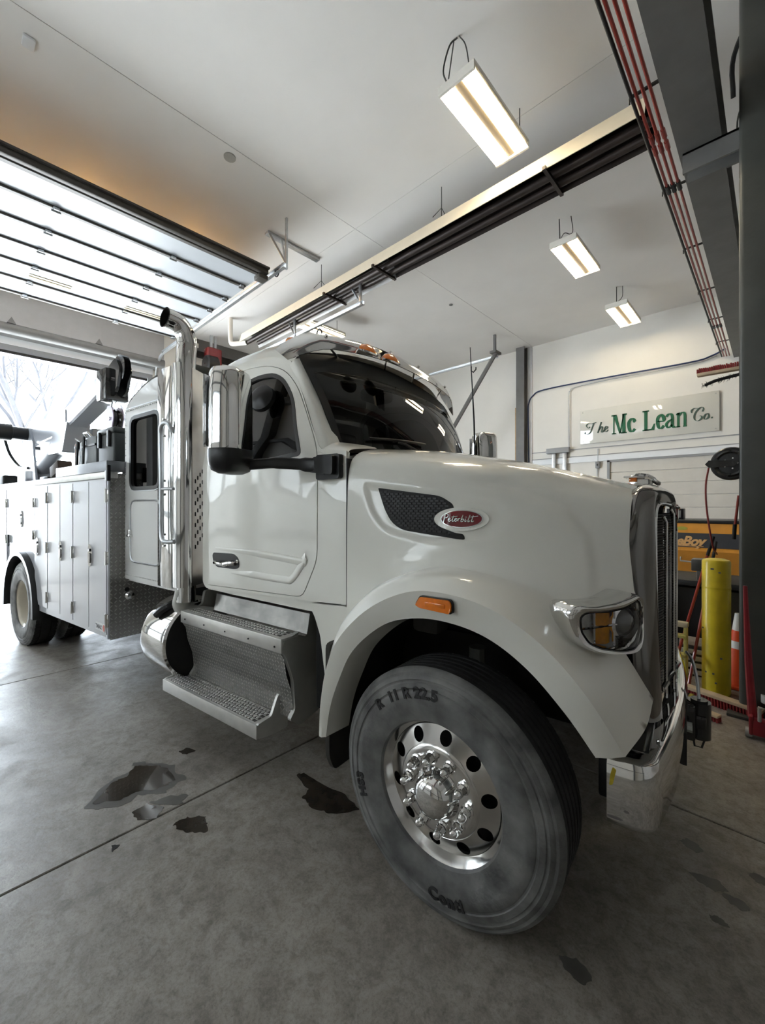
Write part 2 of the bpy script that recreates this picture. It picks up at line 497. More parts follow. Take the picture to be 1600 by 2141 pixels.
stain([(-3.06, 1.12), (-3.06, 1.19), (-2.98, 1.21), (-2.98, 1.15)], OIL, 'oil_puddle', jit=.008)
stain([(-2.46, .58), (-2.43, .61), (-2.41, .57)], GROOVE, 'dirt_chip', jit=.003)
for (x, y, r) in ((-.12, 2.38, .045), (-.22, 2.42, .06), (-.05, 2.6, .04), (-.30, 2.62, .05), (.02, 2.35, .03), (-.17, 2.22, .035), (-.45, 1.42, .05), (-.30, 1.22, .055), (-.53, 1.62, .06)):
    stain([(x + r * cos(t) * random.uniform(.7, 1.3), y + r * .7 * sin(t) * random.uniform(.7, 1.3)) for t in [k * 1.047 for k in range(6)]], DAMP, 'drip_stain', jit=.005)

# ceiling: liner panels with open seams
ce = MB().box(-11.9, 6, -3.4, 11.9, 6.312, 6.5).build('ceiling', GROOVE); struct(ce)
for a, b in ((-11.75, -5.0), (-5.0, 1.2), (1.2, 5.9)):
    for c, d in ((-3.3, 4.62), (4.62, 11.6)):
        MB().box(a + .004, b - .004, c + .003, d - .003, 6.3, 6.33).build('ceiling_panel', CEILW, ce)
for (x, y) in ((-5.16, 2.54), (-5.3, 7.83)):
    MB().cyl((x, y, 6.285), (x, y, 6.3), .075 if y < 3 else .04, seg=18).build('ceiling_plate', DULL if y < 3 else STEELG, ce)
MB().box(-5.38, -5.24, .50, .60, 6.27, 6.3, .012).build('ceiling_plate', TRIMW, ce)
_sm = MB()
for k in range(70):
    x = -2.18 + random.gauss(0, .16); y = 5.98 + random.gauss(0, .06); r = random.uniform(.006, .02)
    _sm.cyl((x, y, 6.297), (x, y, 6.3), r, seg=6)
_sm.build('soot_specks', GROOVE, ce, kind='stuff')

# walls
X0, Y1, XR, YF = -11.6, 11.5, 5.6, -3.1
wl = MB()
wl.box(X0 - .25, X0, YF, -1.3, 0, 6.32).box(X0 - .25, X0, 3.6, Y1 + .25, 0, 6.32).box(X0 - .25, X0, -1.3, 3.6, 4.94, 6.32)
wl = wl.build('wall_left', WALLW); struct(wl)
MB().box(X0, X0 + .22, 4.3, Y1, 6.0, 6.3).build('header_beam', STEELG, wl)
MB().box(X0 + .02, X0 + .16, 4.3, Y1, 5.86, 6.0).build('header_shadow_gap', GROOVE, wl)  # dark strip painted in for the shade below the header beam
for y in (4.6, 5.0, 6.2):
    MB().box(X0 + .22, X0 + .25, y, y + .11, 6.05, 6.17, .01).build('outlet_plate', FIXW, wl)
MB().box(X0, X0 + .03, -3.1, 3.9, 5.25, 6.3).build('header_panel', mat('header_grey', (.42, .42, .42), .6, var=.06), wl)
MB().box(X0, X0 + .08, -1.4, 3.62, 5.11, 5.25).build('door_trim', TRIMW, wl)
MB().box(X0, X0 + .05, -1.4, 3.62, 4.99, 5.11).build('door_trim', TRIMG, wl)
MB().box(X0 - .02, X0 + .03, -1.32, 3.62, 4.93, 4.985).build('door_seal', BLACKP, wl)
for y in (-1.4, 3.5):
    MB().box(X0, X0 + .08, y, y + .12, 0, 5.0).build('door_jamb', TRIMG, wl)
wb = struct(MB().box(-11.8, XR + .2, Y1, Y1 + .25, 0, 6.32).build('wall_back', WALLW))
for z, t in ((3.25, .02), (3.06, .016)):
    MB().box(-5.12, XR, Y1 - .02, Y1, z, z + t).build('panel_lip', TRIMG, wb)
MB().box(-5.0, XR, Y1 - .035, Y1, 2.90, 3.05, .006).build('door_lintel', TRIMW, wb)
MB().box(-5.13, -5.02, Y1 - .03, Y1, 3.0, 6.3).build('corner_trim', TRIMW, wb)
MB().box(-5.46, -5.42, Y1 - .16, Y1 - .02, 0, 4.6).build('timber_post', WOOD, wb)
wc = MB().box(-5.40, -5.16, Y1 - .22, Y1 - .195, 0, 6.3).box(-5.40, -5.16, Y1 - .03, Y1 - .005, 0, 6.3).box(-5.29, -5.27, Y1 - .2, Y1 - .02, 0, 6.3).build('wall_column', STEELG, wb)
wr = struct(MB().box(XR, XR + .25, YF - .2, Y1 + .25, 0, 6.32).build('wall_right', mat('bare_block_wall', (.60, .58, .55), .8, var=.2)))
wx = (-8.3, -5.4, -2.5)
wf_ = MB().box(-11.8, XR + .2, YF - .25, YF, 0, 2.25).box(-11.8, XR + .2, YF - .25, YF, 3.55, 6.32)
for a, b in zip((-11.8,) + tuple(x + 1.2 for x in wx), tuple(x - 1.2 for x in wx) + (XR + .2,)): wf_.box(a, b, YF - .25, YF, 2.25, 3.55)
wf = struct(wf_.build('wall_front', WALLW))
# unseen translucent panels added behind the camera as fill light on the truck
WINL = fibreglass_mat('translucent_daylight_panel', (.15, .158, .162))
for k, x in enumerate(wx):
    w_ = emptystruct('window_%d' % (k + 1)); w_.location = (x, YF, 0)
    for q in range(4):
        MB().poly([(-1.2 + .6 * q, -.02, 2.25), (-.6 + .6 * q, -.02, 2.25), (-.6 + .6 * q, -.02, 3.55), (-1.2 + .6 * q, -.02, 3.55)]).build('window_pane', WINL, w_)
    MB().box(-1.26, 1.26, 0, .06, 2.18, 2.25).box(-1.26, 1.26, 0, .06, 3.55, 3.62).build('window_frame', TRIMG, w_)
    for q in range(5): MB().box(-1.215 + .6 * q, -1.185 + .6 * q, -.02, .05, 2.25, 3.55).build('mullion', TRIMG, w_)
for z in (1.1, 4.3, 5.5):
    MB().box(-11.6, XR, YF, YF + .12, z, z + .16, .01).build('wall_girt', STEELG, wf)
for k in range(6):
    x = -10.6 + k * 3.0
    MB().box(x, x + .25, YF, YF + .22, 0, 6.3, .01).build('wall_post', STEELG, wf)

# steel frame on the near right: beam and column
bm_ = MB().box(-.627, -.327, -3.0, Y1, 4.9, 4.92).box(-.487, -.467, -3.0, Y1, 4.92, 5.30).box(-.627, -.327, -3.0, Y1, 5.30, 5.32)
beam = struct(bm_.build('trim_1', STEELG)); beam['label'] = 'grey painted steel I-beam running under the ceiling beside the red pipes'
colm = MB().box(-.215, .16, 4.52, 4.86, .0, 6.3, .035, 4).build('trim_2', COLG); struct(colm)
colm['label'] = 'dark olive steel column standing behind the yellow bollard'
MB().box(-.29, .23, 4.45, 4.93, 0, .025, .006).build('base_plate', COLG, colm)
br = MB().box(-.60, -.20, 4.55, 4.575, 4.72, 4.90).box(-.60, -.20, 4.55, 4.83, 4.88, 4.90).box(-.60, -.20, 4.805, 4.83, 4.78, 4.90)
br.build('beam_bracket', STEELG, colm)
for x in (-.52, -.44):
    MB().cyl((x, 4.69, 4.872), (x, 4.69, 4.882), .022, seg=12).build('bolt_hole', BLACKP, colm)

# far roller door in the back wall
d3 = emptystruct('door_3')
MB().box(-3.06, -3.0, Y1 - .06, Y1, 0, 2.9).build('door_frame', TRIMG, d3)
MB().box(-3.06, 3.0, Y1 - .06, Y1, 2.86, 2.91).build('door_frame', TRIMG, d3)
_sl = MB().box(-3.0, 3.0, -.018, 0, .006, .284, .008, 1).build('door_slat', mat('roller_door_cream', (.66, .63, .57), .5, var=.05), d3, loc=(0, Y1 - .005, 0))
for k in range(1, 10):
    shared(_sl, 'door_slat', d3, Matrix.Translation((0, Y1 - .005, .29 * k - .02)))
_sl.location.z = -.02

# overhead doors of the left wall: door_1 rolled up on its tracks, door_2 closed
d1 = emptystruct('door_1')
SEC = [-5.98, -6.60, -7.22, -7.84, -8.46, -9.08, -9.70]
def section(i, x0, x1, z0, z1):
    L = sqrt((x1 - x0) ** 2 + (z1 - z0) ** 2); a = atan2(z1 - z0, x1 - x0)
    M = Matrix.Translation((x0, 0, z0)) @ Matrix.Rotation(-a, 4, 'Y')
    MB().box(.012, L - .012, -1.35, 3.55, 0, .045, .006, 1, M=M).build('door_section', DOORW, d1)
zt = 5.52
for i in range(6):
    section(i, SEC[i + 1], SEC[i], zt, zt)
for i, x in enumerate(SEC[1:]):
    z = zt if i < 6 else zt - .05
    MB().box(x - .035, x + .035, -1.35, 3.52, z - .03, z + .0, .01, 1).build('door_strut', STRUT, d1)
    for y in (-.7, .95, 2.35, 3.45):
        MB().box(x - .05, x + .05, y - .035, y + .035, z - .05, z - .015, .008, 1).cyl((x, y - .05, z - .055), (x, y + .05, z - .055), .014, seg=8).build('hinge', GALV, d1)
st = MB().box(-5.98, -5.90, -1.38, 3.56, zt - .05, zt + .05, .012, 2).box(-6.06, -5.98, -1.38, 3.56, zt - .06, zt - .02, .01, 1).box(-5.93, -5.86, -1.38, 3.56, zt + .02, zt + .045)
st.build('end_strut', STRUT, d1)
MB().box(-6.12, -5.95, 3.42, 3.58, zt - .12, zt - .05, .01).build('top_bracket', STRUT, d1)
MB().lathe([(.05, -.01), (.06, -.01), (.06, .01), (.05, .01), (.05, -.01)], (-5.82, 3.66, zt - .02), (0, 1, 0), 16).build('roller', BLACKP, d1)
for x, y in ((-8.9, 1.2), (-9.0, 2.6), (-9.0, 3.15)):  # pairs of thin tan strips on the underside of the raised door
    for k in (0, .09):
        MB().box(x + k, x + k + .045, y - .28, y + .28, zt - .012, zt - .001).build('tape_strip', mat('tan_tape', (.55, .47, .30), .6, var=.1), d1)
MB().cyl((X0 + .3, -1.5, 5.36), (X0 + .3, 3.8, 5.36), .11, seg=18).build('spring_shaft', STEELG, d1)
for y in (-.6, .9, 2.4):
    MB().prism([(-.07, 0), (.07, 0), (0, .13)], lambda u, v, y=y: (X0 + .34, y + u, 5.46 + v), lambda u, v, y=y: (X0 + .37, y + u, 5.46 + v)).build('shaft_bracket', STEELG, d1)
def track(yy, z, xe, parent, sgn=1):
    m = MB().box(-10.9, xe, yy, yy + .006, z - .04, z + .03).box(-10.9, xe, yy - .05, yy, z - .04, z - .034).box(-10.9, xe, yy - .05, yy, z + .024, z + .03)
    m.build('track', GALV, parent)
    pts = [(-10.9 - .5 * sin(a), yy, z - .5 + .5 * cos(a)) for a in [k * pi / 2 / 8 for k in range(9)]] + [(-11.42, yy, 0.1)]
    MB().tube(pts, .035, 6).build('track_curve', GALV, parent)
track(3.66, zt, -5.56, d1); track(-1.48, zt, -5.56, d1)
for yy, s in ((3.66, 1), (-1.48, -1)):
    MB().box(-5.62, -5.585, yy + .02, yy + .05, zt - .03, 6.3).build('track_hanger', GALV, d1)
    MB().box(-6.16, -6.06, yy - .02, yy + 1.05, 6.255, 6.3, .004).tube([(-5.6, yy + .03, zt + .05), (-6.08, yy + .25, 6.27)], .018, 6).tube([(-5.6, yy + .03, zt + .05), (-6.08, yy + .02, 6.27)], .018, 6).build('track_hanger', GALV, d1)
d2 = emptystruct('door_2')
for k in range(8):
    MB().box(X0 + .02, X0 + .07, 5.2, 10.0, .61 * k + .006, .61 * k + .604, .008, 1).build('door_section', DOORW, d2)
track(5.02, 5.30, -5.2, d2); track(10.12, 5.75, -5.35, d2)
for x in (-5.3, -7.3):
    MB().box(x - .025, x + .025, 5.00, 5.04, 5.30, 5.78, .004).tube([(x, 5.02, 5.33), (x - .28, 5.02, 5.75)], .02, 6).build('track_hanger', GALV, d2)
MB().tube([(-5.36, 10.02, 5.82), (-6.66, 10.02, 4.06), (-7.4, 10.02, 3.05)], .055, 6).build('track_brace', STEELG, d2)
MB().box(-5.48, -5.30, 9.9, 10.2, 5.80, 5.86).box(-5.42, -5.36, 9.98, 10.04, 5.7, 6.3).build('track_hanger', STEELG, d2)
MB().tube([(-6.10, 10.0, 5.62), (-6.10, 10.0, 5.50), (-6.02, 9.98, 5.44), (-5.94, 9.98, 5.50), (-5.94, 9.98, 5.56)], .018, 8).build('cable_hook', BLKPIPE, d2)
MB().tube([(-6.45 + .08 * cos(t), 5.0, 5.10 + .10 * sin(t)) for t in [k * .5 for k in range(11)]], .016, 8).build('cable_loop', BLKPIPE, d2)

# ------------------------------------------------------------------ ceiling lights
def make_light(x, y, z, label, cables):
    t = thing('ceiling_light', label, 'light', (x, y, z), 0, 'fluorescent high-bay lights')
    W, Lh = .205, .60
    h = MB().box(-W, W, -Lh, Lh, .035, .075, .008, 1).box(-W, W, -Lh - .005, -Lh + .02, -.03, .06).box(-W, W, Lh - .02, Lh + .005, -.03, .06)
    h.build('housing', FIXW, t)
    MB().box(-.045, .045, -Lh + .02, Lh - .02, -.005, .035, .012, 2).build('ballast_channel', mat('channel_tan', (.30, .24, .17), .5, var=.1), t)
    for s in (-1, 1):
        pr = [(s * .05, .03), (s * .075, .005), (s * .10, .028), (s * .125, .028), (s * .15, .005), (s * .175, .028), (s * .203, -.02)]
        g = MB(); g.grid([[(a, yy, b) for a, b in pr] for yy in (-Lh + .02, Lh - .02)]); g.build('reflector', FIXW, t)
        for o in (.085, .160):
            MB().cyl((s * o, -Lh + .03, -.002), (s * o, Lh - .03, -.002), .0165, seg=12).build('tube', TUBE, t)
    for i, p in enumerate(cables):
        MB().tube(cr(p, 5), .006 if i else .008, 6).build('hanger_cable', CABLE, t)
    return t
LZ = 5.9
make_light(-2.26, 4.02, LZ, 'fluorescent high-bay light hanging nearest the camera above the truck hood', [
    [(-.12, -.56, .07), (-.16, -.58, .22), (-.06, -.62, .36), (.02, -.60, .40)], [(-.12, -.56, .07), (-.02, -.60, .40)], [(.12, -.54, .07), (.10, -.58, .28), (.04, -.60, .40)], [(-.14, .5, .07), (-.14, .5, .40)], [(.14, .5, .07), (.14, .5, .40)]])
make_light(-2.42, 7.27, LZ, 'fluorescent high-bay light in the middle of the row of three past the heater tube', [
    [(-.06, -.55, .07), (-.06, -.58, .40)], [(-.06, -.55, .08), (.02, -.58, .14), (.10, -.56, .10), (.14, -.56, .14), (.10, -.52, .40)], [(0, .5, .07), (0, .5, .40)]])
make_light(-2.38, 10.12, LZ, 'fluorescent high-bay light closest to the white wall with the painted sign', [
    [(0, -.55, .07), (0, -.55, .40)], [(0, -.54, .08), (.10, -.54, .16), (.10, -.50, .40)], [(0, .5, .07), (0, .5, .40)]])
make_light(-7.78, 6.08, LZ, 'fluorescent high-bay light seen just above the truck visor beyond the door track', [[(0, -.5, .07), (0, -.5, .40)], [(0, .5, .07), (0, .5, .40)]])

ASSUMED_BULB = mat('warm_bulb', (1, 1, 1), .4, emit=(1.0, .52, .14), es=90)
for y, w in ((-.4, 'near'), (1.5, 'middle'), (3.1, 'far')):  # assumed lamps, unseen above the raised door, added for the golden ceiling glow
    t = thing('jelly_jar_lamp', 'warm jar lamp on the ceiling over the ' + w + ' part of the raised door', 'lamp', (-7.65, y, 6.3), 0, 'warm lamps over the raised door')
    MB().lathe([(.001, 0), (.07, 0), (.07, -.05), (.05, -.06)], (0, 0, 0), (0, 0, 1), 20).build('lamp_base', DULL, t)
    MB().lathe([(.045, -.06), (.05, -.12), (.045, -.19), (.02, -.22), (.001, -.225)], (0, 0, 0), (0, 0, 1), 20).build('bulb', ASSUMED_BULB, t)
# ------------------------------------------------------------------ radiant tube heater
ht = thing('tube_heater', 'long radiant tube heater with metal reflector hung along the ceiling', 'heater', (0, 0, 0))
hp = [(4.70, 5.58), (4.755, 5.76), (4.86, 5.80), (5.02, 5.80), (5.13, 5.74), (5.19, 5.57)]
def refl(x0, x1, m):
    g = MB(); g.grid([[(x, a, b) for a, b in hp] for x in (x0, x1)])
    bmesh.ops.solidify(g.bm, geom=g.bm.faces[:], thickness=.004)
    g.build('reflector', m, ht)
refl(-9.05, -4.6, mat('reflector_aluminium', (.66, .66, .66), .35, metal=.5, var=.1)); refl(-4.7, -.92, HEATD)
MB().prism([(4.692, 5.575), (4.75, 5.775), (4.742, 5.78), (4.684, 5.577)], lambda u, v: (-9.05, u, v), lambda u, v: (-.92, u, v)).build('reflector_side', mat('reflector_cream', (.70, .62, .48), .5, var=.05), ht)  # cream strip paints the reflector's lit edge into the colour
MB().cyl((-9.2, 4.93, 5.655), (-.9, 4.93, 5.655), .05, seg=16).build('heater_tube', HEATD, ht)
MB().cyl((-8.9, 5.09, 5.63), (-.95, 5.09, 5.63), .045, seg=16).build('heater_tube', HEATD, ht)
for x in (-1.9, -4.65, -5.9):
    MB().box(x - .02, x + .02, 4.66, 5.22, 5.56, 5.60).build('hanger_strap', HEATD, ht)
for x in (-3.45, -6.2):
    MB().tube([(x, 4.86, 5.79), (x, 4.86, 6.3)], .006, 6).tube([(x - .05, 4.72, 5.82), (x, 4.86, 6.0), (x + .05, 5.0, 5.82)], .006, 6).build('hanger_wire', CABLE, ht)
MB().tube(cr([(-9.55, 4.72, 6.3), (-9.55, 4.72, 5.9), (-9.52, 4.72, 5.70), (-9.40, 4.74, 5.64), (-9.1, 4.9, 5.64)], 5), .055, 14).build('flue', FIXW, ht)

# ------------------------------------------------------------------ pipes along the beam
for i, (x, nm, m, r, lb) in enumerate(((-.822, 'air_pipe', BLKPIPE, .013, 'black iron pipe at the outer edge of the pipe bundle under the ceiling'),
                              (-.788, 'red_pipe', REDP, .0125, 'red pipe of the ceiling bundle running next to the black pipe'),
                              (-.742, 'red_pipe', REDP, .0125, 'middle red pipe of the three along the grey beam'),
                              (-.696, 'red_pipe', REDP, .0125, 'red pipe of the ceiling bundle closest to the grey beam'))):
    p = thing(nm, lb, 'pipe', (x, 0, 4.965), 0, 'pipes along the beam' if i else None)
    MB().cyl((0, -2.9, 0), (0, Y1 - .02, 0), r, seg=10).build('pipe_run', m, p)
    if i:
        for y in (4.22, 4.38): MB().cyl((0, y, 0), (0, y + .10, 0), r * 1.5, seg=10).build('coupling', m, p)
        for y in (5.0, 9.42): MB().cyl((0, y, 0), (0, y + .13, 0), r * 1.6, seg=10).build('coupling', BLKPIPE, p)
for k, y in enumerate((2.4, 3.75, 5.09, 6.43, 7.84, 9.15, 10.5)):
    o = MB().box(-.84, -.56, y - .012, y + .012, 4.985, 5.0).box(-.58, -.56, y - .012, y + .012, 4.92, 5.0).tube([(-.84, y, 4.99), (-.84, y, 4.94)], .006, 6)
    o = o.build('pipe_bracket', BLKPIPE); tag(o, ['first', 'second', 'third', 'fourth', 'fifth', 'sixth', 'seventh'][k] + ' thin steel bracket from the camera carrying the red pipes', 'bracket', 'pipe brackets on the beam')
# small conduits and a looped cable beyond the beam
o = MB().tube(cr([(.55, 3.2, 6.2), (.2, 4.2, 6.1), (-.06, 4.62, 6.0), (-.27, 5.0, 5.9), (-.29, 5.25, 5.7)], 5), .02, 8).build('rubber_hose', BLACKP); tag(o, 'black rubber hose hanging from the ceiling beside the olive column', 'hose')
o = MB().tube(cr([(.5, 5.6, 5.9), (-.10, 5.55, 5.85), (-.24, 5.5, 5.75), (-.27, 5.45, 5.5), (-.20, 5.4, 5.3), (-.1, 5.4, 5.3)], 5), .008, 6).build('looped_cable', CABLE); tag(o, 'thin grey cable looping down between the beam and the column', 'cable')

# ------------------------------------------------------------------ back wall fittings
def wallF(x0, z0, y=Y1 - .055): return lambda u, v, w=0.0: V((x0 + u, y - w, z0 + v))
sg = thing('wall_sign', 'clear rectangular wall sign with green company lettering on white wall', 'sign', (0, 0, 0))
ACRY = mat('sign_panel', (.70, .69, .63), .05, coat=1.0, var=.03, vscale=2)
MB().box(-3.70, -.86, Y1 - .05, Y1 - .03, 3.375, 4.245, .004).build('sign_panel', ACRY, sg)
SGREEN = mat('sign_green', (.010, .115, .050), .4, var=.1); SDARK = mat('sign_dark_green', (.055, .095, .075), .4, var=.1)
for x in (-3.64, -.92):
    for z in (3.43, 4.19): MB().cyl((x, Y1 - .06, z), (x, Y1 - .03, z), .012, seg=10).build('screw', DULL, sg)
def rect(mb, F, x0, x1, z0, z1): qd(mb, [(x0, z0), (x1, z0), (x1, z1), (x0, z1)], F, .008)
F = wallF(0, 3.54)
mb = MB(); H = .48
# M
rect(mb, F, -2.95, -2.86, 0, .03); rect(mb, F, -2.92, -2.895, 0, H); rect(mb, F, -2.96, -2.86, H - .03, H)
qd(mb, [(-2.92, H), (-2.845, H), (-2.745, .02), (-2.785, 0)], F, .008); qd(mb, [(-2.785, 0), (-2.75, .03), (-2.67, H), (-2.70, H)], F, .008)
rect(mb, F, -2.72, -2.65, 0, H); rect(mb, F, -2.75, -2.62, 0, .03); rect(mb, F, -2.72, -2.62, H - .03, H)
# c
ribbon(mb, [(-2.452, .25), (-2.47, .31), (-2.52, .33), (-2.57, .26), (-2.575, .16), (-2.55, .05), (-2.50, .02), (-2.445, .08)], lambda t: .022 + .052 * abs(t.y) ** 1.2, F, .008)
qd(mb, ell(-2.462, .26, .026, .032, 12), F, .0085)
# L
rect(mb, F, -2.29, -2.16, 0, .03); rect(mb, F, -2.255, -2.19, 0, H); rect(mb, F, -2.29, -2.155, H - .03, H); qd(mb, [(-2.2, 0), (-2.05, 0), (-2.035, .15), (-2.06, .15), (-2.11, .035), (-2.2, .03)], F, .008)
# e
ribbon(mb, [(-1.99, .19), (-1.87, .19), (-1.875, .29), (-1.92, .335), (-1.975, .28), (-1.985, .17), (-1.96, .05), (-1.91, .02), (-1.86, .08)], lambda t: .022 + .046 * abs(t.y) ** 1.2, F, .008)
# a
ribbon(mb, [(-1.81, .27), (-1.78, .32), (-1.73, .325), (-1.70, .27), (-1.70, .06), (-1.665, .015), (-1.645, .03)], lambda t: .022 + .036 * abs(t.y), F, .008)
ribbon(mb, [(-1.70, .20), (-1.77, .165), (-1.815, .10), (-1.79, .03), (-1.75, .025), (-1.70, .08)], lambda t: .022 + .034 * abs(t.y), F, .008)
# n
rect(mb, F, -1.625, -1.55, 0, .028); rect(mb, F, -1.61, -1.565, 0, .33); qd(mb, [(-1.63, .31), (-1.565, .34), (-1.565, .30), (-1.63, .28)], F, .008)
ribbon(mb, [(-1.57, .27), (-1.53, .32), (-1.485, .32), (-1.465, .26), (-1.465, .03)], lambda t: .018 + .034 * abs(t.y), F, .008); rect(mb, F, -1.50, -1.43, 0, .028)
mb.build('lettering', SGREEN, sg)
mb = MB(); F2 = wallF(0, 3.60); pw = pen(.007, .026, 20)
# The
ribbon(mb, [(-3.53, .20), (-3.545, .245), (-3.50, .285), (-3.40, .275), (-3.31, .30)], pw, F2, .008)
ribbon(mb, [(-3.37, .28), (-3.41, .16), (-3.45, .06), (-3.51, .015), (-3.58, .03), (-3.575, .07)], pw, F2, .008)
ribbon(mb, [(-3.53, .20), (-3.50, .17), (-3.46, .20)], pw, F2, .008)
ribbon(mb, [(-3.19, .29), (-3.225, .18), (-3.275, .02)], pw, F2, .008); ribbon(mb, [(-3.25, .09), (-3.20, .16), (-3.165, .165), (-3.175, .09), (-3.19, .03), (-3.16, .03), (-3.13, .07)], pw, F2, .008)
ribbon(mb, [(-3.115, .08), (-3.06, .11), (-3.045, .15), (-3.08, .165), (-3.115, .11), (-3.11, .045), (-3.075, .03), (-3.03, .07)], pw, F2, .008)
# Co.
F2 = wallF(0, 3.63)
ribbon(mb, [(-1.15, .20), (-1.13, .26), (-1.16, .30), (-1.23, .26), (-1.29, .15), (-1.29, .05), (-1.23, .005), (-1.17, .05), (-1.165, .10), (-1.20, .11)], pw, F2, .008)
ribbon(mb, [(-1.34, .20), (-1.345, .25), (-1.30, .29), (-1.23, .285)], pw, F2, .008)
ribbon(mb, [(-1.055, .14), (-1.095, .13), (-1.125, .07), (-1.11, .025), (-1.07, .03), (-1.04, .09), (-1.055, .14), (-1.03, .13)], pw, F2, .008)
qd(mb, ell(-.985, .045, .016, .018, 12), F2, .008)
mb.build('script_lettering', SDARK, sg)
o = MB().tube(cr([(-5.10, Y1 - .04, 3.0), (-5.12, Y1 - .04, 4.4), (-5.10, Y1 - .04, 4.70), (-4.98, Y1 - .04, 4.89), (-4.64, Y1 - .04, 5.0), (-3.07, Y1 - .04, 5.0), (-1.4, Y1 - .04, 4.97), (-1.0, Y1 - .04, 5.02), (-.76, Y1 - .04, 5.12)], 5), .018, 8).build('wall_conduit', BLUEC)
tag(o, 'dark blue conduit curving over the white back wall to the red pipes', 'conduit')
o = MB().tube(cr([(-3.99, Y1 - .04, 3.33), (-3.99, Y1 - .04, 4.68), (-3.96, Y1 - .04, 4.82), (-3.84, Y1 - .04, 4.90), (-3.07, Y1 - .04, 4.93), (-1.4, Y1 - .04, 4.92), (-.9, Y1 - .04, 5.0)], 5), .012, 8).build('wall_conduit', GALV)
tag(o, 'thin grey conduit rising from the junction box below the blue conduit', 'conduit')
jb = thing('junction_box', 'grey steel junction box with two downpipes left of the sign', 'box', (-4.26, Y1 - .08, 3.19))
MB().box(-.30, .30, -.07, .055, 0, .14, .008).build('box_body', TRIMG, jb)
for x in (-.17, .12):
    MB().box(x, x + .10, -.02, .05, -1.2, 0, .006).build('wireway', GALV, jb)
sw = thing('wall_switch', 'small grey switch box on a drop pipe above the roller door', 'switch', (-3.28, Y1 - .03, 0))
MB().cyl((0, 0, 2.88), (0, 0, 3.22), .012, seg=8).build('drop_pipe', GALV, sw); MB().box(-.05, .05, -.05, .03, 2.72, 2.89, .008).build('switch_body', TRIMG, sw); MB().box(-.012, .012, -.07, -.05, 2.78, 2.83).build('toggle', BLACKP, sw)
MB().cyl((-.02, 0, 2.4), (-.02, 0, 2.72), .010, seg=8).build('drop_pipe', GALV, sw)
# red hose reel and fittings high on the left wall
rr = thing('cord_reel', 'dark red cord reel hanging near the ceiling behind the exhaust stack', 'reel', (-10.9, 4.9, 5.72))
MB().box(-.13, .13, -.20, .20, -.22, .24, .05, 3).build('reel_case', REDREF, rr); MB().lathe([(.02, -.16), (.2, -.16), (.24, -.12), (.24, .12), (.2, .16), (.02, .16)], (0, -.06, -.2), (0, 1, 0), 20).build('cord_coil', BLACKP, rr)
MB().box(-.03, .03, -.08, -.03, .2, .58).box(-.03, .03, .03, .08, .2, .58).build('bracket', GALV, rr)
o = MB().lathe([(.01, 0), (.16, 0), (.18, .02), (.18, .26), (.02, .27)], (-10.4, 6.0, 5.55), (0, 0, 1), 20).build('wall_vent', BLACKP); tag(o, 'short dark pipe stub on the tan wall right of the red reel', 'vent')

# ------------------------------------------------------------------ things around the column
YEL = mat('safety_yellow', (.78, .60, .02), .45, var=.18, vscale=7, bump=.15, coat=.2)
BLACKGRIP = BLACKP
def bollard(x, y, h, label):
    t = thing('bollard', label, 'bollard', (x, y, 0), 0, 'yellow bollards')
    MB().lathe([(.001, h), (.07, h - .002), (.098, h - .012), (.108, h - .03), (.108, .0)], (0, 0, 0), (0, 0, 1), 28).build('post', YEL, t)
    MB().lathe([(.1085, h - .26), (.1095, h - .26), (.1095, h - .275), (.1085, h - .275)], (0, 0, 0), (0, 0, 1), 28).build('weld_ring', YEL, t)
    ch = MB()
    for k in range(9):
        a = random.uniform(-2.6, -.9); z = random.choice((h - .09, h - .12, .12, .35, .6, .2)); 
        c = V((.109 * cos(a), .109 * sin(a), z)); ch.box(c.x - .008, c.x + .008, c.y - .002, c.y + .002, z - .006, z + .008)
    ch.build('paint_chips', STEELG, t)
    return t
bollard(-.395, 4.94, 1.25, 'scuffed yellow steel bollard standing in front of the olive column')
bollard(-.525, 9.2, 1.245, 'yellow bollard farther back in front of the orange spreader')
# push broom on the floor
BRIST = mat('red_bristle', (.30, .022, .018), .7, var=.35, vscale=60, bump=.4, bscale=120); BROOMW = mat('broom_wood', (.60, .46, .30), .6, var=.2, vscale=14)
def broom(name, label, loc, rz, L, w, hb, hw, tilt=0, handle=None, bm=BRIST, group=None, flip=False):
    t = thing(name, label, 'broom', loc, rz, group)
    R = Matrix.Rotation(tilt, 4, 'X')
    MB().box(-L, L, -w, w, hb, hb + hw, .008, 2, M=R).build('broom_head', BROOMW, t)
    b = MB(); n = int(L / .011)
    for k in range(n):
        x = -L + .01 + (2 * L - .02) * k / (n - 1)
        for y in (-w * .7, -w * .25, w * .25, w * .7):
            lean = (y / w) * .025
            b.box(x - .006, x + .006, y - w * .16, y + w * .16, .0, hb + .002, M=R @ Matrix.Shear('XY', 4, (0, 0)) if False else R)
    b.build('bristles', bm, t, kind='stuff')
    if handle:
        for p in handle: MB().tube(p[0], p[1], 10).build(p[3], p[2], t)
    return t
BL = lambda x, y, z: tuple(Matrix.Rotation(radians(18), 3, 'Z') @ V((x + .345, y - 4.60, z)))
broom('push_broom', 'wide red push broom lying on the floor against the yellow bollard', (-.345, 4.60, 0), radians(-18), .30, .035, .075, .03, radians(8),
      [([BL(-.575, 4.72, .09), BL(-.50, 5.03, .75), BL(-.45, 5.22, 1.17)], .013, REDP, 'broom_handle'), ([BL(-.45, 5.22, 1.17), BL(-.425, 5.32, 1.38)], .014, BLACKP, 'handle_grip')])
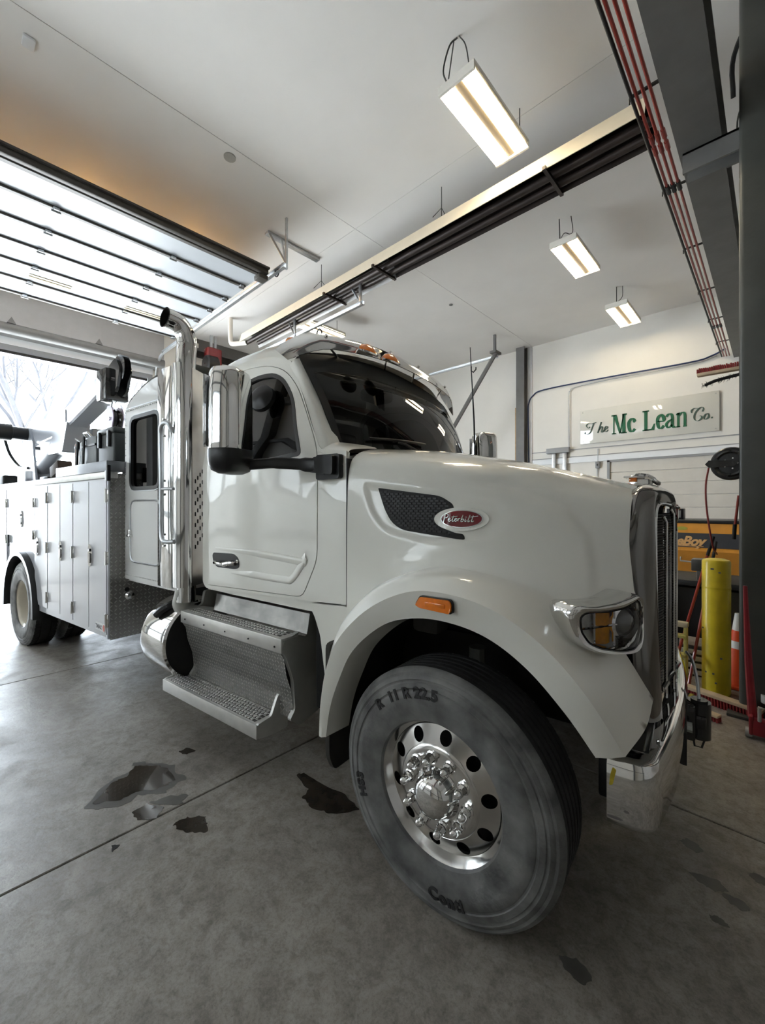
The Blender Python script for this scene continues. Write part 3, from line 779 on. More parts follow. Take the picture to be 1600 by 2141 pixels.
broom('scrub_brush', 'small red scrub brush lying on the floor behind the black tow hitch', (-.47, 4.33, 0), radians(-25), .17, .03, .04, .022, radians(6))
o = MB().tube([(-.72, 5.04, .18), (-.57, 5.12, .85), (-.48, 5.17, 1.25)], .013, 10); o = o.build('broom_handle', REDP)
t = thing('leaning_rake', 'red handled rake leaning between the bollard and the tan carton', 'rake', (0, 0, 0)); o.parent = t
MB().tube([(-.48, 5.17, 1.25), (-.435, 5.195, 1.44)], .015, 10).build('handle_grip', BLACKP, t); MB().box(-.80, -.66, 5.00, 5.06, .0, .19, .01).build('rake_head', BLACKP, t)
# cone
cn = thing('traffic_cone', 'orange and white traffic cone half hidden behind the olive column', 'cone', (-.25, 5.27, 0))
ORG = mat('cone_orange', (.75, .085, .018), .5, var=.12, vscale=9); CW = mat('cone_white', (.70, .70, .68), .4, var=.1)
MB().box(-.16, .16, -.16, .16, 0, .03, .012, 2).build('base', ORG, cn)
zz = [0.02, .20, .37, .44, .54, .70]; rad = lambda z: .125 - .135 * z
for k, mm in enumerate((ORG, ORG, CW, ORG, CW)):
    MB().lathe([(rad(zz[k]), zz[k]), (rad(zz[k + 1]), zz[k + 1])] + ([(.001, .70)] if k == 4 else []), (0, 0, 0), (0, 0, 1), 24).build('sleeve' if k else 'cone_body', mm, cn)
# floor jack
fj = thing('floor_jack', 'red floor jack with its handle raised beside the column foot', 'jack', (-.03, 4.22, 0))
RJ = mat('jack_red', (.28, .015, .022), .4, coat=.3, var=.25, vscale=9)
MB().box(-.11, -.085, -.10, .36, .03, .17, .01).box(.085, .11, -.10, .36, .03, .17, .01).box(-.10, .10, -.10, .0, .03, .15, .02).build('jack_frame', RJ, fj)
MB().tube([(-.09, -.02, .14), (-.115, .0, .55), (-.135, .03, 1.12)], [.030, .024, .014], 10).build('handle', RJ, fj)
for s in (-1, 1):
    MB().cyl((s * .13, -.06, .035), (s * .09, -.06, .035), .035, seg=16).build('wheel', DULL, fj)
MB().cyl((0, .3, .16), (0, .3, .22), .05, seg=16).build('saddle', DULL, fj); MB().tube([(-.05, -.1, .15), (-.05, -.12, .26), (.03, -.12, .26), (.03, -.1, .15)], .012, 8).build('carry_loop', DULL, fj)
# hose reel on the column
hr = thing('hose_reel', 'black round hose reel mounted on the left side of the column', 'reel', (-.27, 4.62, 2.10))
MB().lathe([(.001, -.05), (.10, -.05), (.13, -.045), (.14, -.03), (.14, .03), (.13, .045), (.001, .05)], (0, 0, 0), (0, 1, 0), 32).build('drum', BLACKP, hr)
MB().lathe([(.085, -.055), (.10, -.062), (.115, -.055)], (0, 0, 0), (0, 1, 0), 32).build('rim_ring', BLACKG, hr)
MB().prism([(-.17, 0), (-.145, .032), (.02, .026), (.05, 0), (.02, -.026), (-.145, -.03)], lambda u, v: (u, -.075, v + .0), lambda u, v: (u, -.05, v)).build('guide_arm', BLACKG, hr)
for a in range(5): MB().cyl((.045 * cos(a * 1.25), -.056, .045 * sin(a * 1.25)), (.045 * cos(a * 1.25), -.050, .045 * sin(a * 1.25)), .006, seg=8).build('bolt', CHROME, hr)
MB().tube(cr([(-.145, -.06, -.03), (-.165, -.06, -.18), (-.16, -.04, -.40), (-.125, .0, -.70), (-.11, .2, -.80)], 5), .007, 8).build('hose', mat('red_hose', (.28, .03, .025), .5, var=.2), hr)
# brushes hung high on the column
t = broom('hanging_broom', 'red bristled broom head hung high on the olive column', (-.335, 4.64, 2.895), 0, .17, .03, .0, .03, 0, None, BRIST)
for k in [c for c in D.objects if c.parent == t and c.name.startswith('bristles')]: D.objects.remove(k)
b = MB()
for k in range(24):
    x = -.165 + .33 * k / 23
    b.box(x - .0055, x + .0055, -.028, .028, .028, .066 + random.uniform(-.004, .004))
b.build('bristles', BRIST, t, kind='stuff')
t = thing('wire_brush', 'grey bristle brush hung under the red broom head on the column', 'brush', (-.32, 4.64, 2.83))
MB().tube(cr([(-.13, 0, -.018), (-.05, 0, .008), (.10, 0, .028), (.12, 0, .03)], 5), .014, 8).build('brush_back', BLACKP, t)
b = MB()
for k in range(90):
    a = random.random(); x = -.15 + .26 * a; z = -.022 + .05 * a; r = random.uniform(0, 6.28); l = random.uniform(.015, .03)
    b.cyl((x, 0, z), (x + .3 * l * cos(r) - .01, l * cos(r * 1.7), z + l * sin(r)), .0015, seg=4)
b.build('bristles', CABLE, t, kind='stuff')
t = thing('breaker_bar', 'red steel bar with black grip hanging left of the column', 'tool', (-.245, 4.72, 1.78))
MB().tube([(.02, 0, .05), (-.005, 0, -.22)], .010, 8).build('bar', REDP, t); MB().tube([(-.005, 0, -.20), (-.012, 0, -.33)], .015, 10).build('grip', BLACKP, t)
# orange spreader hopper at the back
OR = mat('spreader_orange', (.85, .36, .05), .4, coat=.4, var=.15, vscale=5); BANDG = mat('decal_grey', (.055, .055, .06), .5, var=.15); LTR = mat('decal_orange', (.75, .42, .16), .5, var=.05)
sp = thing('salt_spreader', 'orange hopper spreader with dark lettered band by the roller door', 'spreader', (-.7, 7.6, 0))
MB().prism([(0, 1.50), (0, 1.08), (.42, .55), (.80, .55), (1.2, 1.08), (1.2, 1.50)], lambda u, v: (-1.5, u, v), lambda u, v: (1.7, u, v)).build('hopper', OR, sp)
MB().box(-1.0, 1.72, -.03, 1.23, 1.49, 1.535, .01).build('top_rail', BLACKP, sp)
MB().box(-1.5, 1.7, -.012, 0, 1.135, 1.345).build('decal_band', BANDG, sp)
tm = textmesh('eBoy', .20, shear=.35, bold=.008, space=.92); g = MB(); putmesh(g, tm, lambda u, v: (-.385 + u * .88, -.016, 1.165 + v * .93)); g.build('lettering', LTR, sp, noflip=True)
MB().box(-.40, -.05, -.016, -.012, 1.148, 1.158).build('underline', LTR, sp)
g = MB(); g.plate([ell(-.31, 1.41, .07, .028)], lambda u, v: (u, -.004, v), .003); g.build('oval_decal', mat('decal_lime', (.45, .40, .06), .5, var=.1), sp)
MB().tube([(-.32, -.02, .98), (-.32, -.06, .93), (-.15, -.06, .92)], .012, 8).build('latch', GALV, sp)
for x in (-1.35, 1.55):
    for y in (.1, 1.1): MB().box(x - .04, x + .04, y - .04, y + .04, 0, .9, .006).build('leg', FRAMEB, sp)
MB().box(-1.45, 1.65, .25, .95, .30, .56, .02).build('conveyor_trough', FRAMEB, sp)
t = thing('control_box', 'black box standing on the spreader rim above the orange hopper', 'box', (-1.12, 8.0, 1.535)); MB().box(-.13, .09, -.1, .1, 0, .17, .01).build('case', BLACKP, t); MB().box(-.02, .06, -.11, -.1, .03, .14, .004).build('front_panel', STEELG, t)
# bench with vise
wbk = thing('work_bench', 'dark steel work bench behind the yellow bollard carrying a vise', 'bench', (-.2, 5.9, 0))
MB().box(-.75, 1.0, -.32, .45, .87, .93, .008).build('bench_top', FRAMEB, wbk); MB().box(-.71, .95, -.25, .42, .30, .84, .01).build('shelf_cabinet', BLACKP, wbk)
for x in (-.70, .92):
    for y in (-.27, .40): MB().box(x - .03, x + .03, y - .03, y + .03, 0, .87).build('leg', FRAMEB, wbk)
vz = thing('bench_vise', 'grey bench vise with chrome handle overhanging the bench edge', 'vise', (-.535, 5.62, .932)); VG = mat('vise_grey', (.12, .12, .12), .4, metal=.6, var=.25)
MB().box(-.08, .10, -.03, .16, .0, .11, .015).prism([(-.11, .24), (.13, .24), (.06, .10), (-.02, .10)], lambda u, v: (u, -.10, v), lambda u, v: (u, .05, v)).build('vise_body', VG, vz)
MB().box(-.11, .13, -.17, -.10, .12, .245, .01).box(-.02, .05, -.17, .0, .10, .16, .01).build('front_jaw', VG, vz); MB().tube([(.0, -.20, .13), (.02, -.20, -.08), (.03, -.20, -.20)], .014, 10).build('handle_bar', CHROME, vz); MB().lathe([(.001, -.02), (.025, -.015), (.028, 0), (.02, .015), (.001, .02)], (0, -.20, .13), (0, 1, 0), 16).build('handle_ball', CHROME, vz)
MB().box(-.015, .075, -.22, -.17, -.34, -.19, .012).build('clamp_block', DULL, vz)
# yellow folding ladder, crate, carton, blue bag
YL = mat('ladder_yellow', (.62, .55, .16), .5, var=.15, vscale=12)
sl = thing('step_ladder', 'pale yellow folding step ladder standing beyond the chrome bumper end', 'ladder', (-.66, 4.86, 0))
MB().box(-.06, -.03, -.03, .03, 0, 1.15, .004, M=Matrix.Rotation(radians(-2), 4, 'Y')).build('rail', YL, sl); MB().box(.03, .06, -.03, .03, 0, .62, .004).build('rail', YL, sl)
for z in (.12, .30, .48): MB().box(-.045, .05, -.05, .05, z, z + .025, .004).build('step', YL, sl)
MB().box(-.06, .065, -.035, .035, .58, .63, .01).build('top_cap', mat('ladder_cap', (.62, .58, .42), .6, var=.1), sl)
cr_ = thing('slatted_crate', 'grey slatted crate on the floor left of the bollard foot', 'crate', (-.66, 5.34, 0), radians(6))
for z in (.02, .09, .16, .23): MB().box(-.14, .14, -.10, -.085, z, z + .045, .004).build('slat', DULL, cr_)
MB().box(-.14, .14, -.085, .12, 0, .26, .006).build('crate_body', BLACKP, cr_)
o = MB().box(-.12, .12, -.10, .10, 0, .30, .006).build('carton', mat('cardboard', (.34, .24, .15), .8, var=.15, vscale=10), loc=(-.93, 5.42, 0)); tag(o, 'brown cardboard carton on the floor behind the slatted crate', 'carton')
o = MB().box(-.09, .09, -.07, .07, 0, .14, .045, 3).build('cloth_bundle', mat('navy_cloth', (.012, .014, .05), .9, var=.3, vscale=20), loc=(-.93, 5.42, .30)); tag(o, 'dark blue cloth bundle lying on the brown carton', 'cloth')

# ------------------------------------------------------------------ outside the open door
gr = struct(MB().box(-70, -11.92, -45, 45, -.3, -.02).box(-11.92, 40, -45, -3.42, -.3, -.02).build('ground', mat('apron_concrete', (.82, .82, .81), .8, var=.1, vscale=.7)))
BARK = mat('pale_bark', (.045, .045, .05), .9, var=.3, vscale=4)
def tree(x, y, h, seed, label):
    rnd = random.Random(seed); t = thing('bare_tree', label, 'tree', (x, y, -.02), 0, 'bare trees outside')
    MB().tube([(0, 0, 0), (.05, .03, h * .2), (.02, -.03, h * .36)], [.30, .23, .19], 10).build('trunk', BARK, t)
    def twig(mb, p, d, l, r, k):
        pts = [p]; q = V(p); dd = V(d)
        for s in range(4):
            dd = (dd + V((rnd.uniform(-.22, .22), rnd.uniform(-.22, .22), rnd.uniform(-.02, .16)))).normalized(); q = q + dd * l / 4; pts.append(q.copy())
        mb.tube(pts, [r, r * .85, r * .7, r * .55, r * .35], 6 if k else 7, caps=False)
        if k > 0:
            for s in range(3 if k > 1 else 4):
                i = rnd.randint(1, 4); a = rnd.uniform(0, 6.28)
                twig(mb, pts[i], (dd + V((cos(a), sin(a), rnd.uniform(.0, .5))) * .8).normalized(), l * .62, r * .5, k - 1)
    for b in range(6):
        a = b * 1.05 + rnd.uniform(-.3, .3); mb = MB()
        twig(mb, (.02, -.03, h * (.30 + .012 * b)), V((cos(a) * .7, sin(a) * .7, 1.0)).normalized(), h * .42, .12, 3)
        mb.build('branch', BARK, t)
tree(-21.5, 2.2, 12, 3, 'bare grey tree in the yard left of the crane boom'); tree(-29, 8.5, 11, 8, 'bare tree farther back seen under the crane boom'); tree(-36, -6.0, 12, 5, 'distant bare tree at the left edge of the door opening')

# ================================================================== the truck (local axes: x forward, y away from camera, z up)
TR = thing('service_truck', 'white conventional cab service truck with crane body parked nose in', 'truck', (-1.194, 2.606, 0), radians(7.2))

# ---- hood: smooth surface through longitudinal rails
XS = [-.655, -.35, 0.0, .30, .52, .665]
rails = [
    [(x, 0, z) for x, z in zip(XS, (2.115, 2.085, 2.02, 1.945, 1.885, 1.845))],
    [(x, y, z) for x, y, z in zip(XS, (-.40, -.38, -.36, -.33, -.29, -.26), (2.110, 2.078, 2.012, 1.938, 1.878, 1.840))],
    [(x, y, z) for x, y, z in zip(XS, (-.74, -.71, -.66, -.58, -.48, -.41), (2.080, 2.045, 1.980, 1.908, 1.853, 1.822))],
    [(x, y, z) for x, y, z in zip(XS, (-.93, -.89, -.82, -.71, -.59, -.50), (2.025, 1.985, 1.918, 1.848, 1.80, 1.778))],
    [(x, y, z) for x, y, z in zip(XS, (-.992, -.955, -.885, -.77, -.65, -.55), (1.92, 1.89, 1.83, 1.77, 1.73, 1.70))],
    [(x, y, z) for x, y, z in zip(XS, (-1.005, -.985, -.935, -.825, -.695, -.585), (1.70, 1.70, 1.68, 1.64, 1.60, 1.56))],
    [(x, y, z) for x, y, z in zip((-.655, -.36, -.02, .29, .52, .685), (-1.008, -1.0, -.965, -.885, -.755, -.615), (1.42, 1.50, 1.535, 1.50, 1.44, 1.38))],
    [(x, y, z) for x, y, z in zip((-.655, -.42, -.05, .28, .53, .705), (-1.012, -1.02, -1.035, -1.015, -.885, -.645), (1.10, 1.265, 1.415, 1.385, 1.27, 1.16))],
]
def inpoly(x, z, P):
    c = False; n = len(P)
    for i in range(n):
        x1, z1 = P[i]; x2, z2 = P[i - 1]
        if (z1 > z) != (z2 > z) and x < (x2 - x1) * (z - z1) / (z2 - z1) + x1: c = not c
    return c
def dpoly(x, z, P):
    d = 9
    for i in range(len(P)):
        a = V((*P[i], 0)); b = V((*P[i - 1], 0)); p = V((x, z, 0)); t = max(0, min(1, (p - a).dot(b - a) / max((b - a).length_squared, 1e-9)))
        d = min(d, (p - a - (b - a) * t).length)
    return d
SCOOP = rpoly([(-.575, 1.872), (-.10, 1.815), (.16, 1.765), (.22, 1.70), (.15, 1.57), (-.15, 1.545), (-.40, 1.59), (-.50, 1.68)], .06)
NOSE = [(-.05, 1.86), (.20, 1.79), (.405, 1.70), (.487, 1.60), (.515, 1.46), (.53, 1.34), (.9, 1.3), (.9, 2.0), (.3, 1.93)]
def relief(p, n):
    x, z = p.x, p.z
    if z > 1.98 or p.y > -.35: return p
    d = 0
    e = dpoly(x, z, SCOOP); s = e if inpoly(x, z, SCOOP) else -e
    t = max(0, min(1, s / .035)); k = t * t * (3 - 2 * t); d += .016 * k * max(0, min(1, (.30 - x) / .4))
    e = dpoly(x, z, NOSE); s = e if inpoly(x, z, NOSE) else -e
    t = max(0, min(1, (s + .01) / .06)); k = t * t * (3 - 2 * t); d += .020 * k * max(0, min(1, (1.93 - z) / .1))
    return p - n * d
rows = surf(rails, 110, 14)
NR = []
for i, r in enumerate(rows):
    out = []
    for j, p in enumerate(r):
        a = rows[min(i + 1, len(rows) - 1)][j] - rows[max(i - 1, 0)][j]; b = r[min(j + 1, len(r) - 1)] - r[max(j - 1, 0)]
        n = a.cross(b); n.normalize()
        if n.y > 0: n = -n
        out.append(relief(p, n))
    NR.append(out)
hb = MB(); hb.grid(NR); hb.mirror_y(True)
hood_bvh = BVHTree.FromBMesh(hb.bm)
hood = hb.build('hood', PAINT, TR, 40, weld=1e-4)
def hoody(x, z):
    h = hood_bvh.ray_cast(V((x, -3, z)), V((0, 1, 0)))
    return h[0].y if h[0] is not None else -.95
def onhood(off): return lambda u, v: V((u, hoody(u, v) - off, v))
# intake screen and badge on the hood side
VENT = rpoly([(-.467, 1.832), (-.12, 1.785), (-.055, 1.745), (-.045, 1.722), (-.10, 1.705), (-.128, 1.672), (-.10, 1.630), (-.03, 1.606), (.010, 1.602), (.020, 1.576), (-.02, 1.578), (-.31, 1.612), (-.375, 1.65), (-.42, 1.72)], [.012, .03, .02, .006, .02, .03, .03, .01, .012, .008, .01, .04, .04, .02])
cuts = [(0, -.47 + .03 * k) for k in range(1, 17)] + [(1, 1.56 + .03 * k) for k in range(1, 10)]
def side_plate(loops, off, th, nm, m, cu=cuts, both=True, par=None):
    g = MB()
    g.plate(loops, onhood(off), 0, cu)
    r = bmesh.ops.extrude_face_region(g.bm, geom=g.bm.faces[:])
    for v in r['geom']:
        if isinstance(v, bmesh.types.BMVert): v.co.y -= th
    if both: g.mirror_y()
    return g.build(nm, m, par or TR)
vent = side_plate([VENT], -.012, .016, 'side_vent', BLACKM)
vb = MB()
for r in range(20):
    z = 1.585 + r * .0125
    for k in range(22):
        x = -.47 + k * .026 + (.013 if r % 2 else 0)
        if inpoly(x, z, VENT) and dpoly(x, z, VENT) > .012:
            y = hoody(x, z) - .004
            vb.box(x - .0105, x + .0105, y - .003, y, z - .0042, z + .0042)
vb.mirror_y(); vb.build('vent_mesh', BLACKP, vent, kind='stuff')
bo = side_plate([ell(-.006, 1.672, .128, .056, 40)], -.006, .018, 'badge_surround', PAINT, [(0, -.1 + .03 * k) for k in range(8)])
side_plate([ell(0.0, 1.674, .099, .042, 40)], .012, .004, 'badge_rim', SILVER, [(0, -.08 + .03 * k) for k in range(6)], par=bo)
side_plate([ell(0.0, 1.674, .094, .038, 40)], .016, .0025, 'badge_oval', REDOVAL, [(0, -.08 + .03 * k) for k in range(6)], par=bo)
# badge script
def badgeF(u, v, w=0.0):
    x = -.083 + u * .0262; z = 1.660 + v * .0262 + u * -.0000
    return V((x, hoody(x, z) - .019 - w, z))
g = MB(); pw = lambda t: .13
for st in ([(0.05, -.25), (.3, 1.25), (.15, 1.0), (.45, 1.45), (.8, 1.3), (.75, .85), (.35, .65)],
           [(.85, .28), (1.25, .45), (1.2, .62), (1.0, .55), (.92, .2), (1.15, .02), (1.5, .3)], [(1.85, 1.1), (1.65, .2), (1.8, .0), (2.0, .2)], [(1.45, .85), (2.5, 1.0)],
           [(2.0, .28), (2.38, .42), (2.35, .6), (2.15, .55), (2.07, .2), (2.3, .02), (2.6, .3)], [(2.65, .6), (2.7, .05)], [(2.68, .35), (2.9, .6), (3.05, .55)],
           [(3.45, 1.25), (3.2, .1), (3.45, .02), (3.65, .3), (3.5, .5), (3.3, .35)], [(3.95, .55), (3.87, .1), (4.0, .02), (4.15, .2)], [(4.65, 1.25), (4.4, .1), (4.55, .0), (4.75, .2)], [(5.2, 1.15), (5.0, .15), (5.15, .0), (5.35, .15)], [(4.75, .85), (6.0, 1.05)]):
    ribbon(g, st, pw, lambda u, v, w: badgeF(u * 1.02, v * .95 + .05, w), .0022, 5)
qd(g, ell(4.02, .85, .09, .09, 8), lambda u, v, w: badgeF(u * 1.02, v, w), .0022)
g.build('badge_script', SILVER, bo, noflip=True)

# ---- front fenders: flared wheel openings swept from the arch edge to the hood
A_ = [(-.650, -1.18, .535), (-.615, -1.185, .70), (-.550, -1.19, .86), (-.455, -1.19, 1.03), (-.27, -1.19, 1.185), (-.09, -1.19, 1.243), (.08, -1.19, 1.248), (.24, -1.19, 1.213), (.385, -1.185, 1.127), (.515, -1.18, 1.0), (.61, -1.17, .875)]
F_ = [(-.690, -1.19, .530), (-.668, -1.20, .72), (-.615, -1.21, .92), (-.52, -1.215, 1.09), (-.33, -1.22, 1.26), (-.11, -1.22, 1.362), (.10, -1.22, 1.372), (.285, -1.215, 1.327), (.45, -1.20, 1.225), (.585, -1.175, 1.075), (.690, -1.10, .872)]
K_ = [(-.715, -1.12, .530), (-.705, -1.08, .75), (-.675, -1.04, 1.00), (-.60, -1.015, 1.17), (-.42, -1.02, 1.33), (-.10, -1.03, 1.447), (.13, -1.03, 1.445), (.32, -1.0, 1.40), (.485, -.895, 1.315), (.60, -.755, 1.20), (.745, -.60, .90)]
M_ = [tuple(V(f).lerp(V(k), .5) + V((0, -.025 * min(1, i / 3.0), .018)) for f, k in [(F_[i], K_[i])])[0] for i in range(11)]
M_[10] = V((.735, -.86, .885)); M_[9] = V((.612, -.915, 1.085)); M_[8] = V((.462, -1.01, 1.25)); M_[7] = V((.335, -1.10, 1.355))
I_ = [(a[0] * .97, -1.02, a[2] * .985 if i else a[2]) for i, a in enumerate(A_)]
fr = MB()
def strip(rl, n):
    R = [resamp(cr(r, 8), 70) for r in rl]
    return R
up = surf([F_, M_, K_], 70, 8); lo = [resamp(cr(r, 8), 70) for r in (I_, A_)]
Fs = resamp(cr(F_, 8), 70); lip = []
for i in range(70):
    a = lo[1][i]; f = Fs[i]; m = a.lerp(f, .5) + V((0, -.008, 0)); lip.append([lo[0][i], a, a.lerp(f, .06), m, f.lerp(a, .06), f])
fr.grid(lip); fr.grid(up)
fr.poly([K_[10], M_[10], F_[10], A_[10], (.60, -.75, .87)])
fr.mirror_y()
fen = fr.build('front_fender', PAINT, TR, 42, weld=2e-4)
sk = MB()
sk.prism(rpoly([(-.962, 1.155), (-.655, 1.178), (-.655, .95), (-.72, .68), (-.825, .74), (-.865, .98), (-.91, 1.08)], .02), lambda u, v: (u, -1.005, v), lambda u, v: (u, -.98, v)).mirror_y()
sk.build('fender_skirt', PAINT, TR)
# marker lamp on the fender
ml = MB(); P = rpoly([(-.068, 1.318), (-.045, 1.352), (.088, 1.352), (.098, 1.338), (.098, 1.310), (.092, 1.300), (-.045, 1.306)], .008)
c0 = [sum(p[0] for p in P) / len(P), sum(p[1] for p in P) / len(P)]
ml.prism([(p[0] + (p[0] - c0[0]) * .06, p[1] + (p[1] - c0[1]) * .14) for p in P], lambda u, v: (u, -1.19, v), lambda u, v: (u, -1.232, v)).mirror_y()
ml = ml.build('side_marker', BLACKP, fen)
g = MB().prism(P, lambda u, v: (u, -1.22, v), lambda u, v: (u, -1.246 if v < 1.32 else -1.240, v)).mirror_y(); g.build('marker_lens', AMBER, TR, label='amber side marker lens')
g = MB().box(-.02, .075, -1.2475, -1.24, 1.318, 1.336, .004, 2).mirror_y(); g.build('lens_centre', AMBER, fen)
# inner wheel house, flap
ar = [(.66 * cos(t), .62 + .66 * sin(t)) for t in [radians(28 + 8 * k) for k in range(19)]]
g = MB(); g.grid([[(x, y, z) for x, z in ar] for y in (-1.0, -.42)]); g.mirror_y(); g.build('wheel_house', FRAMEB, TR)
g = MB().box(-.66, .70, -.43, -.40, .62, 1.30).mirror_y(); g.box(-.9, -.66, -1.0, 1.0, .55, 1.15); g.build('inner_panel', FRAMEB, TR)
for x, z, w, h in ((-.04, 1.20, .07, .05), (.05, 1.19, .06, .05), (.0, 1.13, .06, .035)):
    MB().box(x, x + w, -.452, -.445, z - .05, z - .05 + h).build('warning_label', mat('label_grey', (.07, .07, .07), .6, var=.4, vscale=60), TR)
g = MB().prism(rpoly([(-1.13, 1.0), (-.72, 1.0), (-.72, .34), (-.80, .31), (-1.09, .31), (-1.13, .40)], .03), lambda u, v: (-.70, u, v), lambda u, v: (-.672, u, v)).mirror_y(); g.build('mud_flap', MUD, TR)

# ---- grille shell, bars and crown
shell = MB()
def gx(y, z): return .815 - .42 * y * y - .02 * (1.3 - z) * 0
out = [(.69, -.635, .80), (.675, -.63, 1.0), (.655, -.605, 1.3), (.640, -.575, 1.55), (.630, -.515, 1.70), (.628, -.46, 1.775), (.63, -.36, 1.81), (.64, -.2, 1.825), (.64, 0, 1.83)]
mid = [(.748, -.605, .80), (.735, -.60, 1.0), (.716, -.575, 1.3), (.700, -.545, 1.55), (.688, -.51, 1.71), (.686, -.46, 1.795), (.69, -.36, 1.83), (.70, -.2, 1.848), (.71, 0, 1.852)]
inn = [(.750, -.435, .80), (.745, -.43, 1.0), (.738, -.42, 1.3), (.735, -.41, 1.55), (.735, -.395, 1.68), (.742, -.345, 1.735), (.762, -.25, 1.745), (.795, -.12, 1.735), (.820, 0, 1.725)]
m2 = [tuple(V(a).lerp(V(b), .55) + V((.026, -.010 if i < 5 else -.004, .0 if i < 5 else .022))) for i, (a, b) in enumerate(zip(mid, inn))]
shell.grid(surf([out, mid, m2, inn], 60, 8)); shell.mirror_y(True)
gs = shell.build('grille_surround', DCHROME, TR, 50, weld=1e-4, label='dark reflecting chrome grille surround')
def lip_tube(r, off):
    P = [V(p) + V((off, 0, 0)) for p in r]; P = P + [V((p.x, -p.y, p.z)) for p in reversed(P[:-1])]
    return cr(P, 4)
MB().tube(lip_tube(inn, .006), .009, 8).build('inner_trim', CHROME, gs)
core = MB(); core.grid([[(gx(y, 0) - .06, y, z) for y in [-.43 + .86 * k / 12 for k in range(13)]] for z in (.78, 1.74)]); core.build('grille_core', BLACKM, TR)
fins = MB()
for k in range(68):
    z = .81 + k * .0135
    if z > 1.70: break
    ym = .405 if z < 1.6 else .405 - (z - 1.6) * .5
    rws = []
    for zz, dx in ((z, 0), (z + .005, .006), (z + .008, 0)):
        rws.append([(gx(y, z) - .022 + dx, y, zz) for y in [-ym + 2 * ym * i / 12 for i in range(13)]])
    fins.grid(rws)
fins.build('grille_fins', mat('fin_grey', (.12, .12, .115), .35, metal=.8, var=.1), TR, kind='stuff')
for y in (-.29, -.145, 0, .145, .29):
    zt_ = 1.735 - abs(y) * .25 if y else 1.62
    MB().tube([(gx(y, 0) - .012, y - .012, zt_ + .02), (gx(y, 0), y, zt_ - .005), (gx(y, 0), y, .80)], .0075, 8).build('grille_bar', CHROME, TR)
cw = MB().prism(rpoly([(-.13, 1.755), (.13, 1.755), (.12, 1.70), (.055, 1.675), (.02, 1.60), (-.02, 1.60), (-.055, 1.675), (-.12, 1.70)], .015), lambda u, v: (gx(u, 0) - .02, u, v), lambda u, v: (gx(u, 0) + .006, u, v))
cw = cw.build('grille_crown', DCHROME, TR)
g = MB().prism(ell(0, 1.70, .062, .042, 28), lambda u, v: (.80, u, v), lambda u, v: (.826 - u * u * 1.2, u, v)); g.build('front_emblem', REDOVAL, cw); g = MB().prism(ell(0, 1.70, .070, .049, 28), lambda u, v: (.80, u, v), lambda u, v: (.823 - u * u * 1.2, u, v)); g.build('emblem_rim', CHROME, cw)
# hood ornament: chrome bird with swept wings
orn = MB()
orn.tube(cr([(.585, 0, 1.895), (.63, 0, 1.905), (.68, 0, 1.898), (.72, 0, 1.872), (.745, 0, 1.852)], 5), [.006] * 5 + [.016] * 5 + [.018] * 5 + [.013] * 5 + [.004], 10)
for s in (-1, 1):
    orn.prism([(.60, .0), (.69, .0), (.64, .05), (.575, .055)], lambda u, v, s=s: (u, s * v, 1.898 + v * .1), lambda u, v, s=s: (u, s * v, 1.888 + v * .1))
orn.box(.60, .71, -.016, .016, 1.84, 1.89, .006)
orn = orn.build('hood_ornament', CHROME, TR); MB().box(.598, .636, -.03, -.012, 1.872, 1.893, .003).build('ornament_lens', AMBER, orn, label='small amber lens on the ornament')

# ---- headlights
hA = V((.455, -1.085, 0)) + V((.8306, -.5569, 0)) * .018; hd = V((.5569, .8306, 0)); hn = V((.8306, -.5569, 0))
def HL(u, z, w): # plan curve: outer end wraps back round the fender
    bend = .06 * max(0, (.16 - u) / .16) ** 2 + .05 * max(0, (u - .36) / .11) ** 2
    return hA + hd * u + hn * (w - bend) + V((0, 0, z))
OB = rpoly([(0.012, 1.326), (0.028, 1.350), (0.068, 1.360), (0.175, 1.353), (0.272, 1.356), (0.356, 1.373), (0.393, 1.385), (0.436, 1.36), (0.47, 1.309), (0.47, 1.243), (0.446, 1.192), (0.401, 1.149), (0.338, 1.139), (0.239, 1.147), (0.144, 1.172), (0.066, 1.206), (0.027, 1.249), (0.012, 1.297)], .02)
LE = rpoly([(0.106, 1.309), (0.134, 1.321), (0.239, 1.315), (0.323, 1.322), (0.395, 1.352), (0.436, 1.334), (0.455, 1.281), (0.450, 1.218), (0.423, 1.178), (0.372, 1.157), (0.305, 1.159), (0.207, 1.181), (0.144, 1.207), (0.11, 1.253)], .015)
def ring(loops, w0, w1): # bezel: outer wall, bevelled face, inner wall
    return loops
def scaleP(P, s, c):
    return [(c[0] + (p[0] - c[0]) * s, c[1] + (p[1] - c[1]) * s) for p in P]
hc = (.25, 1.255)
OB = scaleP(OB, .985, hc); LE = scaleP(LE, .985, hc); OB = [(p[0] if p[0] > .11 else .11 - (.11 - p[0]) * .68, p[1]) for p in OB]
hl = MB(); Q = resamp([V((*p, 0)) for p in OB + OB[:1]], 81)[:-1]; Lr = resamp([V((*p, 0)) for p in LE + LE[:1]], 81)[:-1]
